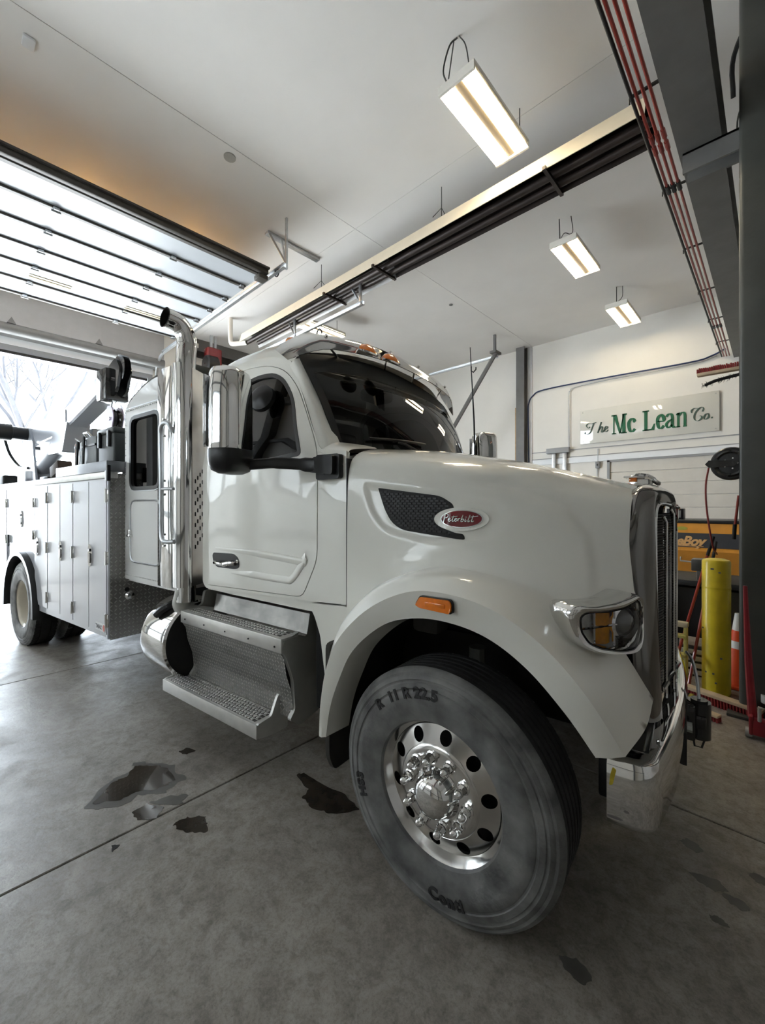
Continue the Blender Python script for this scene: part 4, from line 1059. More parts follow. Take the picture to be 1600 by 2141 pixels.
# line the two loops up by nearest start
k0 = min(range(80), key=lambda k: (Lr[k] - Q[0]).length); Lr = Lr[k0:] + Lr[:k0]
if (Lr[20] - Q[20]).length > (Lr[-20] - Q[20]).length: Lr = [Lr[0]] + Lr[:0:-1]
prof = [(.25, -.16), (.04, -.075), (-.01, -.07), (.0, -.04), (.05, -.036), (.04, -.010), (.10, .004), (.14, .020), (.35, .030), (.62, .026), (.85, .016), (1.0, .008), (1.03, -.03)]
hl.grid([[HL(*(V(q).lerp(l, t)).xy, w) for t, w in prof] for q, l in zip(Q, Lr)], close_u=True)
hl.mirror_y(); hl = hl.build('headlight', CHROME, TR, 50)
g = MB(); g.grid([[HL(*(V(q).lerp(l, t)).xy, w) for t, w in ((.93, .010), (.965, .015), (1.03, .007))] for q, l in zip(Q, Lr)], close_u=True); g.mirror_y(); g.build('headlight_gasket', BLACKG, hl)
g = MB(); g.plate([[tuple(p.xy) for p in Lr]], lambda u, z: HL(u, z, -.065), 0, [(0, .05 * k) for k in range(2, 10)]); g.mirror_y(); g.build('reflector', mat('reflector_silver', (.88, .88, .87), .35, metal=.15, var=.3, vscale=40), hl)
for z0, z1 in ((1.250, 1.318), (1.176, 1.244)):
    g = MB(); n = 8
    g.grid([[HL(.232 + .078 * k / n, z, -.045 + .015 * sin(pi * k / n)) for k in range(n + 1)] for z in [z0 + (z1 - z0) * q / 4 for q in range(5)]])
    for k in range(n): g.poly([HL(.232 + .078 * k / n, z0, -.065), HL(.232 + .078 * (k + 1) / n, z0, -.065), HL(.232 + .078 * (k + 1) / n, z0, -.055), HL(.232 + .078 * k / n, z0, -.055)])
    g.mirror_y(); g.build('turn_signal', YAMBER, hl, label='yellow amber turn signal block')
for z in (1.30, 1.218):
    g = MB(); c = HL(.150, z, -.060); g.lathe([(.001, .014), (.016, .010), (.02, 0)], c, hn, 14); g.mirror_y(); g.build('marker_bulb', REDREF, hl)
g = MB().box(-.001, .001, 0, .001, 0, .001); g = MB()
g.tube([HL(.115 + .25 * k / 8, 1.247, -.035) for k in range(9)], .005, 6); g.tube([HL(.222, z, -.04) for z in (1.175, 1.315)], .005, 6); g.tube([HL(.320, z, -.035) for z in (1.165, 1.325)], .007, 6); g.mirror_y(); g.build('lamp_divider', CHROME, hl)
g = MB(); c = HL(.385, 1.250, -.050); g.lathe([(.080, -.02), (.078, .02), (.066, .026), (.062, .010)], c, hn, 32); g.mirror_y(); g.build('projector_ring', CHROME, hl)
g = MB(); g.lathe([(.063, .0), (.05, .022), (.03, .034), (.001, .04)], c, hn, 32); g.mirror_y(); g.build('projector_lens', mat('projector_glass', (.16, .16, .165), .05, coat=1, metal=.5, var=.1), hl)
g = MB(); g.plate([[tuple(p.xy) for p in Lr]], lambda u, z: HL(u, z, .010 + .022 * max(0, 1 - ((u - .28) / .2) ** 2) * max(0, 1 - ((z - 1.25) / .1) ** 2)), 0, [(0, .03 * k) for k in range(4, 16)] + [(1, 1.16 + .03 * k) for k in range(7)])
g.mirror_y(); g.build('headlight_lens', LENS, hl, 60)

# ---- bumper with swept ends, tow hitch
def bplan(y, z):
    a = abs(y)
    return .865 - .10 * (a / 1.05) ** 2
bp_ = MB(); ys = [0, .2, .4, .6, .8, .90]
plan = [(bplan(y, 0), -y) for y in ys] + [(.7915 - .085 * (1 - cos(t)), -.90 - .10 * sin(t)) for t in [radians(15 * k) for k in range(1, 7)]]
plan += [(.69, -1.003), (.66, -1.003), (.62, -1.003)]
rws = []
for i_, (x, y) in enumerate(plan):
    a = plan[max(0, i_ - 1)]; b = plan[min(len(plan) - 1, i_ + 1)]
    t_ = V((b[0] - a[0], b[1] - a[1], 0)); nrm = V((-t_.y, t_.x, 0)).normalized() if 0 < i_ < 12 else V((1, 0, 0)) if i_ == 0 else V((0, -1, 0))
    e = max(0, min(1, (abs(y) - .5) / .5)); zt0 = .795 + .005 * e; zb = .50 + .04 * e
    ins = lambda d: (x - nrm.x * d, y - nrm.y * d)
    P = [(*ins(.09), zt0 - .012), (*ins(.035), zt0), (*ins(.012), zt0 - .005), (*ins(.0), zt0 - .025), (*ins(0), (zt0 + zb) / 2), (*ins(.006), zb + .035), (*ins(.022), zb + .008), (*ins(.05), zb)]
    rws.append(P)
bp_.grid(rws); bp_.mirror_y(True)
bu = bp_.build('front_bumper', CHROME, TR, 45, weld=1e-4)
MB().box(.58, .68, -.93, .93, .60, .80, .01).build('bumper_backing', FRAMEB, TR)
g = MB().box(.60, .75, -.88, .88, .775, .797, .008); g.build('bumper_step', BLACKG, bu)
MB().tube([(.77, -.38, .87), (.825, 0, .89), (.77, .38, .87)], .012, 8).build('licence_bar', CHROME, TR)
MB().box(.835, .862, -.36, -.14, .53, .68, .003).build('tow_slot', BLACKP, bu)
for y, z in ((-.05, .60), (.02, .585)): MB().cyl((.82, y - .06, z), (.885, y - .06, z), .018, seg=6).build('hex_bolt', DULL, bu)
th_ = MB().box(.80, .90, -.03, .17, .50, .685, .012).cyl((.915, .06, .50), (.915, .06, .69), .052, seg=24).box(.88, .945, .0, .05, .56, .63, .01).cyl((.915, .06, .69), (.915, .06, .70), .038, seg=20)
th_ = th_.build('tow_hitch', BLACKG, TR)
MB().tube([(.885, .02, .53), (.895, .01, .465), (.925, .02, .46), (.945, .04, .52)], .005, 8).build('bail_wire', BLACKP, th_)
MB().tube(cr([(.915, .06, .70), (.905, .09, .80), (.885, .14, .88), (.86, .2, .90)], 4), .008, 8).build('hitch_cable', GALV, th_)
MB().tube([(.775, -.76, .795), (.775, -.76, .805)], .012, 8).build('step_bolt', CHROME, bu)

MB().plate([rpoly([(.628, .70), (.640, .705), (.652, .765), (.640, .772), (.632, .74)], .006)], lambda u, v: V((u, -1.0045, v)), .001).build('paint_scrape', mat('yellow_scrape', (.55, .42, .03), .5, var=.3, vscale=60), bu)

# ---- wheels
def tyre_profile(R=.525, W=.14):
    return [(.292, -W * .86), (.30, -W * .95), (.335, -W * 1.02), (.39, -W * 1.07), (.425, -W * 1.06), (.430, -W * 1.03), (.436, -W * 1.03), (.440, -W * 1.055), (.462, -W * 1.03), (.466, -W * .995), (.472, -W * .99), (.477, -W * 1.01), (.490, -W * .975), (.494, -W * .94), (.499, -W * .935), (.505, -W * .935), (.518, -W * .84), (R, -W * .76)] 
def tread(R, W, grooves):
    p = [];
    for g in grooves:
        p += [(R, g - .007), (R - .012, g - .005), (R - .012, g + .005), (R, g + .007)]
    return p
def tyre(parent, c, rz, grooves, lug=False, name='tyre'):
    R, W = .525, .14
    left = tyre_profile(R, W)
    t = MB().lathe(left + [(R - .0005, -W * .70)], (0, 0, 0), (0, 1, 0), 96).lathe([(r, -o) for r, o in left] + [(R - .0005, W * .70)], (0, 0, 0), (0, 1, 0), 72)
    o = t.build('tyre', RUBBER, parent, 40, loc=c); o.rotation_euler = (0, 0, rz)
    tr = MB().lathe([(R, -W * .76)] + tread(R, W, grooves) + [(R, W * .76)], (0, 0, 0), (0, 1, 0), 96).build('tread', RUBBERD, o, 30)
    if lug:
        b = MB()
        for k in range(64):
            a = k * 2 * pi / 64
            for s in (-1, 1):
                M = Matrix.Rotation(a, 4, 'Y')
                b.box(-.012, .012, s * .055, s * .11, R - .006, R + .006, M=M)
        b.build('tread_lugs', RUBBERD, o, kind='stuff')
    return o
def holes_disc(parent, r0, r1, o0, o1, n, rh, m, nm, ph=0.0):
    rm = (r0 + r1) / 2
    loops = [ell(0, 0, r1, r1, 80), ell(0, 0, r0, r0, 60)] + [ell(rm * cos(a), rm * sin(a), rh, rh * .92, 16, a) for a in [ph + 2 * pi * k / n for k in range(n)]]
    f = lambda u, v: V((u, o0 + (o1 - o0) * (sqrt(u * u + v * v) - r0) / (r1 - r0), v))
    return MB().plate(loops, f, .012).build(nm, m, parent, 50)
def raised_text(parent, txt, r, a0, size, flipa=False):
    vs, fs = textmesh(txt, size, 0, .003, 1.1); w = max(v[0] for v in vs)
    g = MB()
    def f(u, v):
        a = a0 + (u - w / 2) / r * (-1 if not flipa else 1); rr = r + (v if not flipa else -v)
        pr = tyre_profile(); k = max(i for i in range(len(pr) - 1) if pr[i][0] <= rr or i == 0); t = (rr - pr[k][0]) / max(1e-6, pr[k + 1][0] - pr[k][0])
        return V((rr * cos(a), pr[k][1] + (pr[k + 1][1] - pr[k][1]) * t - .0008, rr * sin(a)))
    b = bmesh.new()
    putmesh(g, (vs, fs), f); b.free()
    r_ = bmesh.ops.extrude_face_region(g.bm, geom=g.bm.faces[:])
    for v in r_['geom']:
        if isinstance(v, bmesh.types.BMVert): v.co.y -= .0035
    return g.build('raised_lettering', mat('lettering_rubber', (.030, .030, .030), .65, var=.4, vscale=40), parent)
GR = (-.075, -.037, 0, .037, .075)
def front_wheel(y, s):
    w = thing_part('front_wheel', TR, (0, y, .505), radians(-2.0) + (pi if s > 0 else 0))
    ty = tyre(w, (0, 0, 0), 0, GR)
    if s < 0:
        raised_text(w, 'R  11 R 22.5', .402, radians(112), .062); raised_text(w, 'Conti', .435, radians(-82), .07, True); raised_text(w, 'HS3', .402, radians(196), .06)
    rim = MB().lathe([(.262, -.07), (.286, -.098), (.297, -.119), (.304, -.126), (.310, -.124), (.312, -.112), (.300, -.10)], (0, 0, 0), (0, 1, 0), 80).build('rim', POLALU, w, 60)
    MB().lathe([(.262, -.075), (.255, .0), (.25, .12)], (0, 0, 0), (0, 1, 0), 48).build('rim_barrel', FRAMEB, rim)
    MB().lathe([(.001, .0), (.28, .0)], (0, 0, 0), (0, 1, 0), 48).build('brake_drum', FRAMEB, rim)
    holes_disc(w, .193, .268, -.108, -.080, 10, .031, POLALU, 'wheel_disc', radians(11))
    MB().lathe([(.193, -.108), (.184, -.116), (.165, -.119), (.10, -.119)], (0, 0, 0), (0, 1, 0), 80).build('wheel_hub_face', POLALU, w, 60)
    hc_ = MB().lathe([(.106, -.118), (.102, -.124), (.096, -.140), (.089, -.158), (.082, -.174), (.070, -.190), (.045, -.202), (.02, -.207), (.001, -.208)], (0, 0, 0), (0, 1, 0), 56).build('hub_cap', CHROME, w, 60)
    nut = None
    for k in range(10):
        a = radians(29 + 36 * k); M = Matrix.Translation((.1429 * cos(a), 0, .1429 * sin(a)))
        if nut is None:
            nut = MB().lathe([(.028, -.117), (.028, -.124), (.0215, -.128)], (0, 0, 0), (0, 1, 0), 18).cyl((0, -.122, 0), (0, -.158, 0), .0215, .0195, 6).lathe([(.0195, -.156), (.0195, -.164), (.015, -.178), (.008, -.185), (.001, -.186)], (0, 0, 0), (0, 1, 0), 14).build('lug_nut', CHROME, w); nut.matrix_local = M
        else: shared(nut, 'lug_nut', w, M)
def thing_part(name, parent, loc, rz=0):
    """a part that is itself an assembly: the Empty is the part"""
    o = D.objects.new(name, None); COL.objects.link(o); o.parent = parent; o.location = loc; o.rotation_euler = (0, 0, rz); o.empty_display_size = .1
    return o
# inside a wheel every mesh hangs directly from the wheel part, so the depth stays truck > wheel > piece
_kids = {}
def flatten(w):
    for c in list(kids(w)):
        for q in list(kids(c)):
            M = c.matrix_basis.copy(); q.matrix_basis = M @ q.matrix_basis; q.parent = w
front_wheel(-1.045, -1); front_wheel(1.045, 1)
RIMW = mat('rim_cream', (.55, .50, .40), .3, coat=.3, var=.12, vscale=6)
def rear_wheel(y, s):
    w = thing_part('rear_wheel', TR, (-5.90, y, .51), pi if s > 0 else 0)
    for yy in (0, .34):
        ty = tyre(w, (0, yy, 0), 0, (-.05, .05), True)
    rim = MB().lathe([(.15, .10), (.24, .10), (.258, .06), (.268, -.08), (.286, -.108), (.300, -.120), (.310, -.120), (.312, -.106), (.30, -.10)], (0, 0, 0), (0, 1, 0), 56).build('rim', RIMW, w, 60)
    holes_disc(w, .16, .25, .085, .095, 10, .024, RIMW, 'wheel_disc')
    MB().lathe([(.16, .09), (.15, .07), (.11, .06), (.105, .0), (.09, -.02), (.001, -.025)], (0, 0, 0), (0, 1, 0), 40).build('axle_hub', FRAMEB, w)
    for k in range(10):
        a = radians(18 + 36 * k); MB().cyl((.1429 * cos(a), .07, .1429 * sin(a)), (.1429 * cos(a), .03, .1429 * sin(a)), .017, .014, 6).build('lug_nut', RIMW, w)
rear_wheel(-1.10, -1); rear_wheel(1.10, 1)
for w in [c for c in kids(TR) if c.name.startswith(('front_wheel', 'rear_wheel'))]: flatten(w)

# ---- chassis
ch = MB()
for s in (-1, 1): ch.box(-8.1, .62, s * .43 - .04, s * .43 + .04, .72, .98)
for x in (-7.6, -6.6, -5.2, -4.2, -3.2, -1.6, -.7): ch.box(x, x + .08, -.4, .4, .75, .95)
ch.build('chassis_frame', FRAMEB, TR)
MB().cyl((0, -.98, .50), (0, .98, .50), .06, seg=12).box(-.06, .06, -.8, .8, .42, .55).build('front_axle', FRAMEB, TR)
MB().cyl((-5.9, -.7, .51), (-5.9, .7, .51), .09, seg=14).lathe([(.001, -.22), (.18, -.1), (.2, 0), (.18, .1), (.001, .22)], (-5.9, 0, .51), (1, 0, 0), 20).build('rear_axle', FRAMEB, TR)
MB().box(-.75, .45, -.36, .36, .55, 1.3, .05).box(-2.0, -.75, -.22, .22, .55, 1.0, .05).build('engine_block', FRAMEB, TR)
MB().cyl((-.02, -.70, .60), (-.02, -.70, 1.0), .045, seg=10).build('shock_absorber', mat('shock_grey', (.08, .08, .07), .6, var=.3), TR)
MB().box(-.48, -.30, -.62, -.46, .98, 1.10, .03).build('leaf_spring_bracket', mat('bare_cast', (.20, .19, .17), .6, var=.3), TR)

# ---- cab
def yc(z): return 1.0 - max(0, z - 2.03) * .158
zc = [(1, 2.03), (1, 2.2), (1, 2.35), (1, 2.5), (1, 2.62)]
def sideF(off=0.0, s=-1): return lambda x, z: V((x, s * (yc(z) + off), z))
RAW = {}
def outline(P, r):
    q = rpoly(P, r); RAW[id(q)] = (P, r, q); return q
def inflate(P, d):
    if id(P) in RAW:
        P0, r, _ = RAW[id(P)]; n = len(P0); a = sum(P0[i - 1][0] * P0[i][1] - P0[i][0] * P0[i - 1][1] for i in range(n)); sg = 1 if a > 0 else -1; out = []
        for i in range(n):
            e = V((P0[i][0] - P0[i - 1][0], P0[i][1] - P0[i - 1][1], 0)).normalized(); f = V((P0[(i + 1) % n][0] - P0[i][0], P0[(i + 1) % n][1] - P0[i][1], 0)).normalized()
            n1 = V((e.y, -e.x, 0)) * sg; n2 = V((f.y, -f.x, 0)) * sg; b = (n1 + n2).normalized(); k = d / max(.35, b.dot(n1))
            out.append((P0[i][0] + b.x * k, P0[i][1] + b.y * k))
        rr = r if isinstance(r, (list, tuple)) else [r] * n
        return rpoly(out, [max(.008, q + d) for q in rr])
    return inflate0(P, d)
def inflate0(P, d):
    n = len(P); a = sum(P[i - 1][0] * P[i][1] - P[i][0] * P[i - 1][1] for i in range(n)); sg = 1 if a > 0 else -1; out = []
    for i in range(n):
        t = V((P[(i + 1) % n][0] - P[i - 1][0], P[(i + 1) % n][1] - P[i - 1][1], 0)); t.normalize()
        out.append((P[i][0] + sg * t.y * d, P[i][1] - sg * t.x * d))
    return out
DOOR = outline([(-.892, 2.03), (-.895, 1.42), (-1.02, 1.185), (-2.055, 1.145), (-2.075, 1.18), (-2.075, 2.62), (-2.0, 2.705), (-1.74, 2.735), (-1.47, 2.71), (-1.283, 2.635), (-1.147, 2.505), (-1.04, 2.33), (-.925, 2.12)], [.05, .06, .05, .04, .02, .08, .05, .1, .1, .08, .08, .1, .08])
WIN = outline([(-1.045, 2.055), (-1.115, 2.23), (-1.17, 2.43), (-1.29, 2.575), (-1.40, 2.632), (-1.56, 2.645), (-1.90, 2.60), (-1.97, 2.50), (-1.97, 2.06), (-1.6, 2.015)], [.03, .05, .08, .08, .06, .05, .08, .08, .05, .05])
FULL = [(-.668, 2.035), (-.662, 1.185), (-1.03, 1.165), (-2.085, 1.125), (-2.11, 1.16), (-2.11, 2.60), (-2.04, 2.66), (-1.95, 2.72), (-1.74, 2.752), (-1.47, 2.728), (-1.275, 2.652), (-1.137, 2.52), (-1.03, 2.345), (-.915, 2.13), (-.885, 2.045)]
cab = MB()
SID = rpoly([(-.668, 2.045), (-.662, 1.185), (-1.03, 1.163), (-2.085, 1.115), (-2.125, 1.16), (-2.125, 2.60), (-2.08, 2.72), (-1.95, 2.785), (-1.74, 2.80), (-1.47, 2.775), (-1.25, 2.70), (-1.215, 2.66), (-1.10, 2.46), (-.985, 2.25), (-.875, 2.07)], [.01, .01, .02, .04, .02, .05, .05, .04, .05, .05, .02, .02, .05, .05, .03])
cab.plate([SID, inflate(DOOR, .004)], sideF(0), .03, zc + [(0, -1.2)])
cab.mirror_y(True)
# cowl top corners rounding into the hood gap
# roof
def roofrow(x, ze, zt, ye):
    return [(x, -ye, ze), (x, -ye + .012, ze + .05), (x, -ye + .05, ze + .11), (x, -ye + .14, (ze + .13 + zt) / 2), (x, -.5, zt - .012), (x, -.25, zt - .003), (x, 0, zt)]
RX = [(-2.16, 2.58, 2.68, .905), (-2.14, 2.66, 2.80, .90), (-2.05, 2.735, 2.90, .885), (-1.85, 2.755, 2.935, .88), (-1.55, 2.745, 2.945, .885), (-1.34, 2.715, 2.93, .89), (-1.22, 2.69, 2.86, .885)]
rr_ = [roofrow(*r) for r in RX]
rr_[-1] = [(-1.235, -.885, 2.675), (-1.225, -.87, 2.715), (-1.21, -.83, 2.755), (-1.17, -.72, 2.785), (-1.09, -.5, 2.815), (-1.045, -.25, 2.832), (-1.03, 0, 2.84)]
rr_[-2] = [(-1.36, -.885, 2.715), (-1.35, -.872, 2.765), (-1.34, -.84, 2.815), (-1.31, -.74, 2.865), (-1.24, -.5, 2.895), (-1.20, -.25, 2.91), (-1.19, 0, 2.915)]
R2 = [cr(r, 5) for r in rr_]
rf = MB(); rf.grid([cr([R2[k][j] for k in range(len(R2))], 5) for j in range(len(R2[0]))]); rf.mirror_y(True)
for v in rf.bm.verts:
    if v.co.y > 0: v.co.x += .10 * v.co.y * max(0, min(1, (v.co.x + 1.6) / .4)); v.co.y *= 1.15
roof = rf.build('roof', PAINT, TR, 45, weld=1e-4)
cab.box(-2.12, -2.09, -.98, .98, 1.15, 2.62).box(-2.10, -.70, -.97, .97, 1.10, 1.16).box(-.72, -.69, -.98, .98, 1.15, 2.02)
# A pillars
Sx = [(-.885, -1.0, 2.045), (-.915, -.985, 2.13), (-1.03, -.95, 2.345), (-1.137, -.922, 2.52), (-1.25, -.900, 2.665)]
Wx = [(-.802, -.885, 2.06), (-.835, -.875, 2.13), (-.965, -.868, 2.345), (-1.075, -.862, 2.53), (-1.185, -.855, 2.715)]
Mx = [tuple(V(a).lerp(V(b), .55) + V((.012, -.028, 0))) for a, b in zip(Sx, Wx)]
pl = MB(); pl.grid(surf([Sx, Mx, Wx], 24, 6)); pl.mirror_y(); pl.build('windshield_pillar', PAINT, TR, 50)
cab = cab.build('cab_shell', PAINT, TR, 35)
# cowl corner: rounded cap at the front top of the cab side
cw_ = MB(); cw_.grid(surf([[(-.665, -1.003, 1.95), (-.75, -1.003, 2.0), (-.90, -1.0, 2.06)], [(-.665, -.985, 2.03), (-.74, -.98, 2.06), (-.87, -.955, 2.10)], [(-.67, -.93, 2.06), (-.73, -.92, 2.085), (-.83, -.885, 2.12)], [(-.68, -.70, 2.09), (-.70, -.70, 2.10), (-.74, -.75, 2.11)]], 10, 5)); cw_.mirror_y(); cw_.build('cowl_corner', PAINT, TR, 50)
# doors
dr = MB().plate([DOOR, WIN], sideF(.003), .03, zc); dr.mirror_y(); 
door = dr.build('cab_door', PAINT, TR, 35)
gap = MB().plate([inflate(DOOR, .012)], sideF(-.020), .004, zc); gap.mirror_y(); gap.build('door_gap_seal', BLACKP, TR)
g = MB().plate([inflate(WIN, .012), inflate(WIN, -.016)], sideF(.006), .022, zc); g.mirror_y(); g.build('window_seal', BLACKP, door)
g = MB().plate([inflate(WIN, -.010)], sideF(-.008), .004, zc); g.mirror_y(); g.build('door_window', GLASS, door)
# sculpted lower crease of the door, raised bead
bead = MB()
CRE = cr([(-1.95, 0, 1.432), (-1.5, 0, 1.440), (-1.02, 0, 1.418), (-.985, 0, 1.405), (-1.0, 0, 1.375), (-1.10, 0, 1.265), (-1.20, 0, 1.25), (-1.55, 0, 1.252), (-1.75, 0, 1.258)], 5)
P2 = [(p.x, p.z) for p in CRE]
for i in range(len(P2) - 1):
    pass
rw = []
for i, p in enumerate(P2):
    q = P2[min(i + 1, len(P2) - 1)]; o = P2[max(i - 1, 0)]; t = V((q[0] - o[0], q[1] - o[1], 0)).normalized(); n = V((-t.y, t.x, 0)); e = min(1, i / 6, (len(P2) - 1 - i) / 6)
    w = .045 * (.35 + .65 * e)
    rw.append([(p[0] + n.x * a * w, -1.0035 - .010 * b * e, p[1] + n.y * a * w) for a, b in ((0.05, 0), (-.05, .75), (-.4, 1.0), (-1.0, 0))])
bead.grid(rw); bead.mirror_y(); bead.build('door_crease', PAINT, door, 60)
g = MB().plate([rpoly([(-1.985, 1.372), (-1.97, 1.392), (-1.72, 1.400), (-1.66, 1.372), (-1.652, 1.305), (-1.70, 1.292), (-1.93, 1.288), (-1.975, 1.33)], .025)], lambda u, v: V((u, -1.006, v)), .008); g.mirror_y(); g.build('handle_recess', BLACKP, door)
g = MB().tube(cr([(-1.935, -1.018, 1.322), (-1.88, -1.032, 1.325), (-1.80, -1.034, 1.322), (-1.72, -1.030, 1.335), (-1.68, -1.018, 1.338)], 4), [.014] * 8 + [.018] * 9, 10).mirror_y(); g.build('door_handle', CHROME, door)
g = MB().plate([rpoly([(-1.68, 1.34), (-1.66, 1.34), (-1.66, 1.36), (-1.68, 1.36)], .005)], lambda u, v: V((u, -1.012, v)), .004).mirror_y(); g.build('door_lock', CHROME, door)
g = MB().box(-.6625, -.6565, -1.006, -.96, 1.18, 2.0).mirror_y(); g.build('hood_gap', BLACKP, TR)
# windshield: curved glass inside a black band
wb_ = [(-.815, -.90, 2.055), (-.735, -.72, 2.062), (-.665, -.42, 2.068), (-.64, 0, 2.07)]
wt_ = [(-1.19, -.875, 2.725), (-1.155, -.74, 2.765), (-1.085, -.42, 2.80), (-1.05, 0, 2.81)]
wm_ = [tuple(V(a).lerp(V(b), .5) + V((.022, 0, .012))) for a, b in zip(wb_, wt_)]
full = lambda r: r + [(p[0] + (.11 if p[2] > 2.5 else .05 if p[2] > 2.2 else 0) * abs(p[1]), -p[1] * (1.17 if p[2] > 2.5 else 1.1 if p[2] > 2.2 else 1.03), p[2] - (.02 if p[2] > 2.5 else 0)) for p in reversed(r[:-1])]
WS = [list(c) for c in zip(*surf([full(wb_), full(wm_), full(wt_)], 41, 12))]
# columns along y, rows along height: inner = glass, outer ring = band, extra top rows imitate the dark visor reflection
inr = [r[1:-5] for r in WS[1:-1]]
g = MB(); g.grid(inr); ws = g.build('windshield', GLASS, TR, 60, noflip=True)
bd = MB(); bd.grid(WS)
bd.bm.verts.ensure_lookup_table()
kill = []
for f in bd.bm.faces:
    c = f.calc_center_median()
    if all(any((v.co - V(p)).length < 1e-5 for r in inr[:] for p in r) for v in f.verts): kill.append(f)
bmesh.ops.delete(bd.bm, geom=kill, context='FACES')
bmesh.ops.solidify(bd.bm, geom=bd.bm.faces[:], thickness=.012)
bd.build('windshield_band', BLACKM, TR, 60)
def onWS(fy, fh):
    i = max(0, min(40, fy * 40)); j = max(0, min(len(WS[0]) - 1, fh * (len(WS[0]) - 1)))
    a = WS[int(i)][int(j)].lerp(WS[min(40, int(i) + 1)][int(j)], i - int(i)); b = WS[int(i)][min(len(WS[0]) - 1, int(j) + 1)].lerp(WS[min(40, int(i) + 1)][min(len(WS[0]) - 1, int(j) + 1)], i - int(i))
    return a.lerp(b, j - int(j))
for k, (a, b) in enumerate((((.42, .0), (.12, .13)), ((.75, .0), (.52, .10)))):
    p0 = onWS(*a) + V((.03, 0, .0)); p1 = onWS(*b) + V((.03, 0, .01)); mid_ = onWS((a[0] + b[0]) / 2, .09) + V((.045, 0, .01))
    wp = MB().tube([p0, mid_, onWS(b[0] + .12, .11) + V((.035, 0, .005))], [.014, .010, .007], 8).cyl(p0 - V((0, 0, .03)), p0 + V((.01, 0, .02)), .022, seg=12)
    wp = wp.build('wiper_arm', BLACKP, TR)
    bl = [onWS(b[0] + (.30) * q / 8, b[1] + (.015 if k == 0 else -.02) * q / 8) + V((.022, 0, .004)) for q in range(9)]
    MB().tube(bl, .009, 6).build('wiper_blade', BLACKP, wp)
# interior
MB().box(-1.0, -.72, -.92, .92, 1.75, 2.03, .05, 3).build('dashboard', BLACKP, TR)
for s in (-.48, .48):
    MB().box(-1.95, -1.42, s - .25, s + .25, 1.50, 1.66, .06, 3).box(-2.03, -1.88, s - .24, s + .24, 1.62, 2.25, .06, 3, M=None).box(-2.03, -1.92, s - .13, s + .13, 2.27, 2.48, .04, 3).build('seat', SEAT, TR)
MB().tube([V((-1.12, .48, 1.98)) + V((-.12 * cos(t) * .45, .22 * sin(t), .22 * cos(t))) for t in [2 * pi * k / 24 for k in range(24)]], .014, 8, closed=True).build('steering_wheel', BLACKP, TR)
MB().box(-1.3, -1.12, -.12, .12, 2.60, 2.70, .03).build('overhead_console', BLACKP, TR)
# sun visor
N = 41; lowr, upr, midr = [], [], []
for k in range(N):
    t = -1 + 2 * k / (N - 1); y = t * (1.0 if t < 0 else 1.06); e = abs(t) ** 2.6; ee = max(0, (abs(t) - .80) / .20) ** 2
    a_, b_, c_, d_ = (.23, .12, .21, .05) if t < 0 else (.10, .02, .10, .0)
    L = V((-.885 - a_ * e - b_ * ee, y * .93, 2.795 - .045 * abs(t) ** 2 - (.06 if t < 0 else .11) * ee)); U = V((-1.055 - c_ * e - d_ * ee, y * .97, 2.945 - .07 * abs(t) ** 2 - (.11 if t < 0 else .03) * ee))
    Mm = L.lerp(U, .5) + V((.035 * (1 - ee), 0, .022 * (1 - ee)))
    lowr.append(L); upr.append(U); midr.append(Mm)
vs_ = MB(); vs_.grid([cr([a, m, b], 5) for a, m, b in zip(lowr, midr, upr)]); bmesh.ops.recalc_face_normals(vs_.bm, faces=vs_.bm.faces[:]); bmesh.ops.solidify(vs_.bm, geom=vs_.bm.faces[:], thickness=.006)
vz_ = vs_.build('sun_visor', CHROME, TR, 50)
for f in (.12, .40, .62, .88):
    p = midr[int(f * 40)]; MB().tube([p + V((-.03, 0, -.01)), onWS(f * .9 + .05, .97) + V((-.01, 0, .02))], .008, 6).cyl(p + V((.0, 0, .0)), p + V((.012, 0, .008)), .012, seg=8).build('visor_bracket', CHROME, vz_)
def marker(c, rz, nm='roof_marker'):
    m = MB().lathe([(.001, .05), (.02, .046), (.045, .032), (.058, .012), (.06, 0), (.001, -.004)], (0, 0, 0), (0, 0, 1), 20)
    for v in m.bm.verts: v.co.y *= 1.25; v.co.x *= 1.1; v.co.x -= max(0, v.co.z) * .5
    o = m.build(nm, AMBER, TR, 60, loc=c, label='amber cab marker light'); o.rotation_euler = (0, radians(25), rz)
    MB().lathe([(.001, -.006), (.070, -.006), (.074, .004), (.058, .006)], (0, 0, 0), (0, 0, 1), 20).build('marker_base', CHROME, o)
for y, x, z in ((-.78, -1.33, 2.852), (.78, -1.33, 2.852)): marker((x, y, z), 0)
for y, x in ((-.50, -.935), (-.26, -.91)):
    marker((x + .03, y, 2.795), 0)
# antenna
g = MB().tube([(-.93, 1.22, 3.37), (-.90, 1.25, 2.6), (-.885, 1.25, 2.05)], [.004, .009, .010], 8); g.build('antenna', BLACKP, TR)
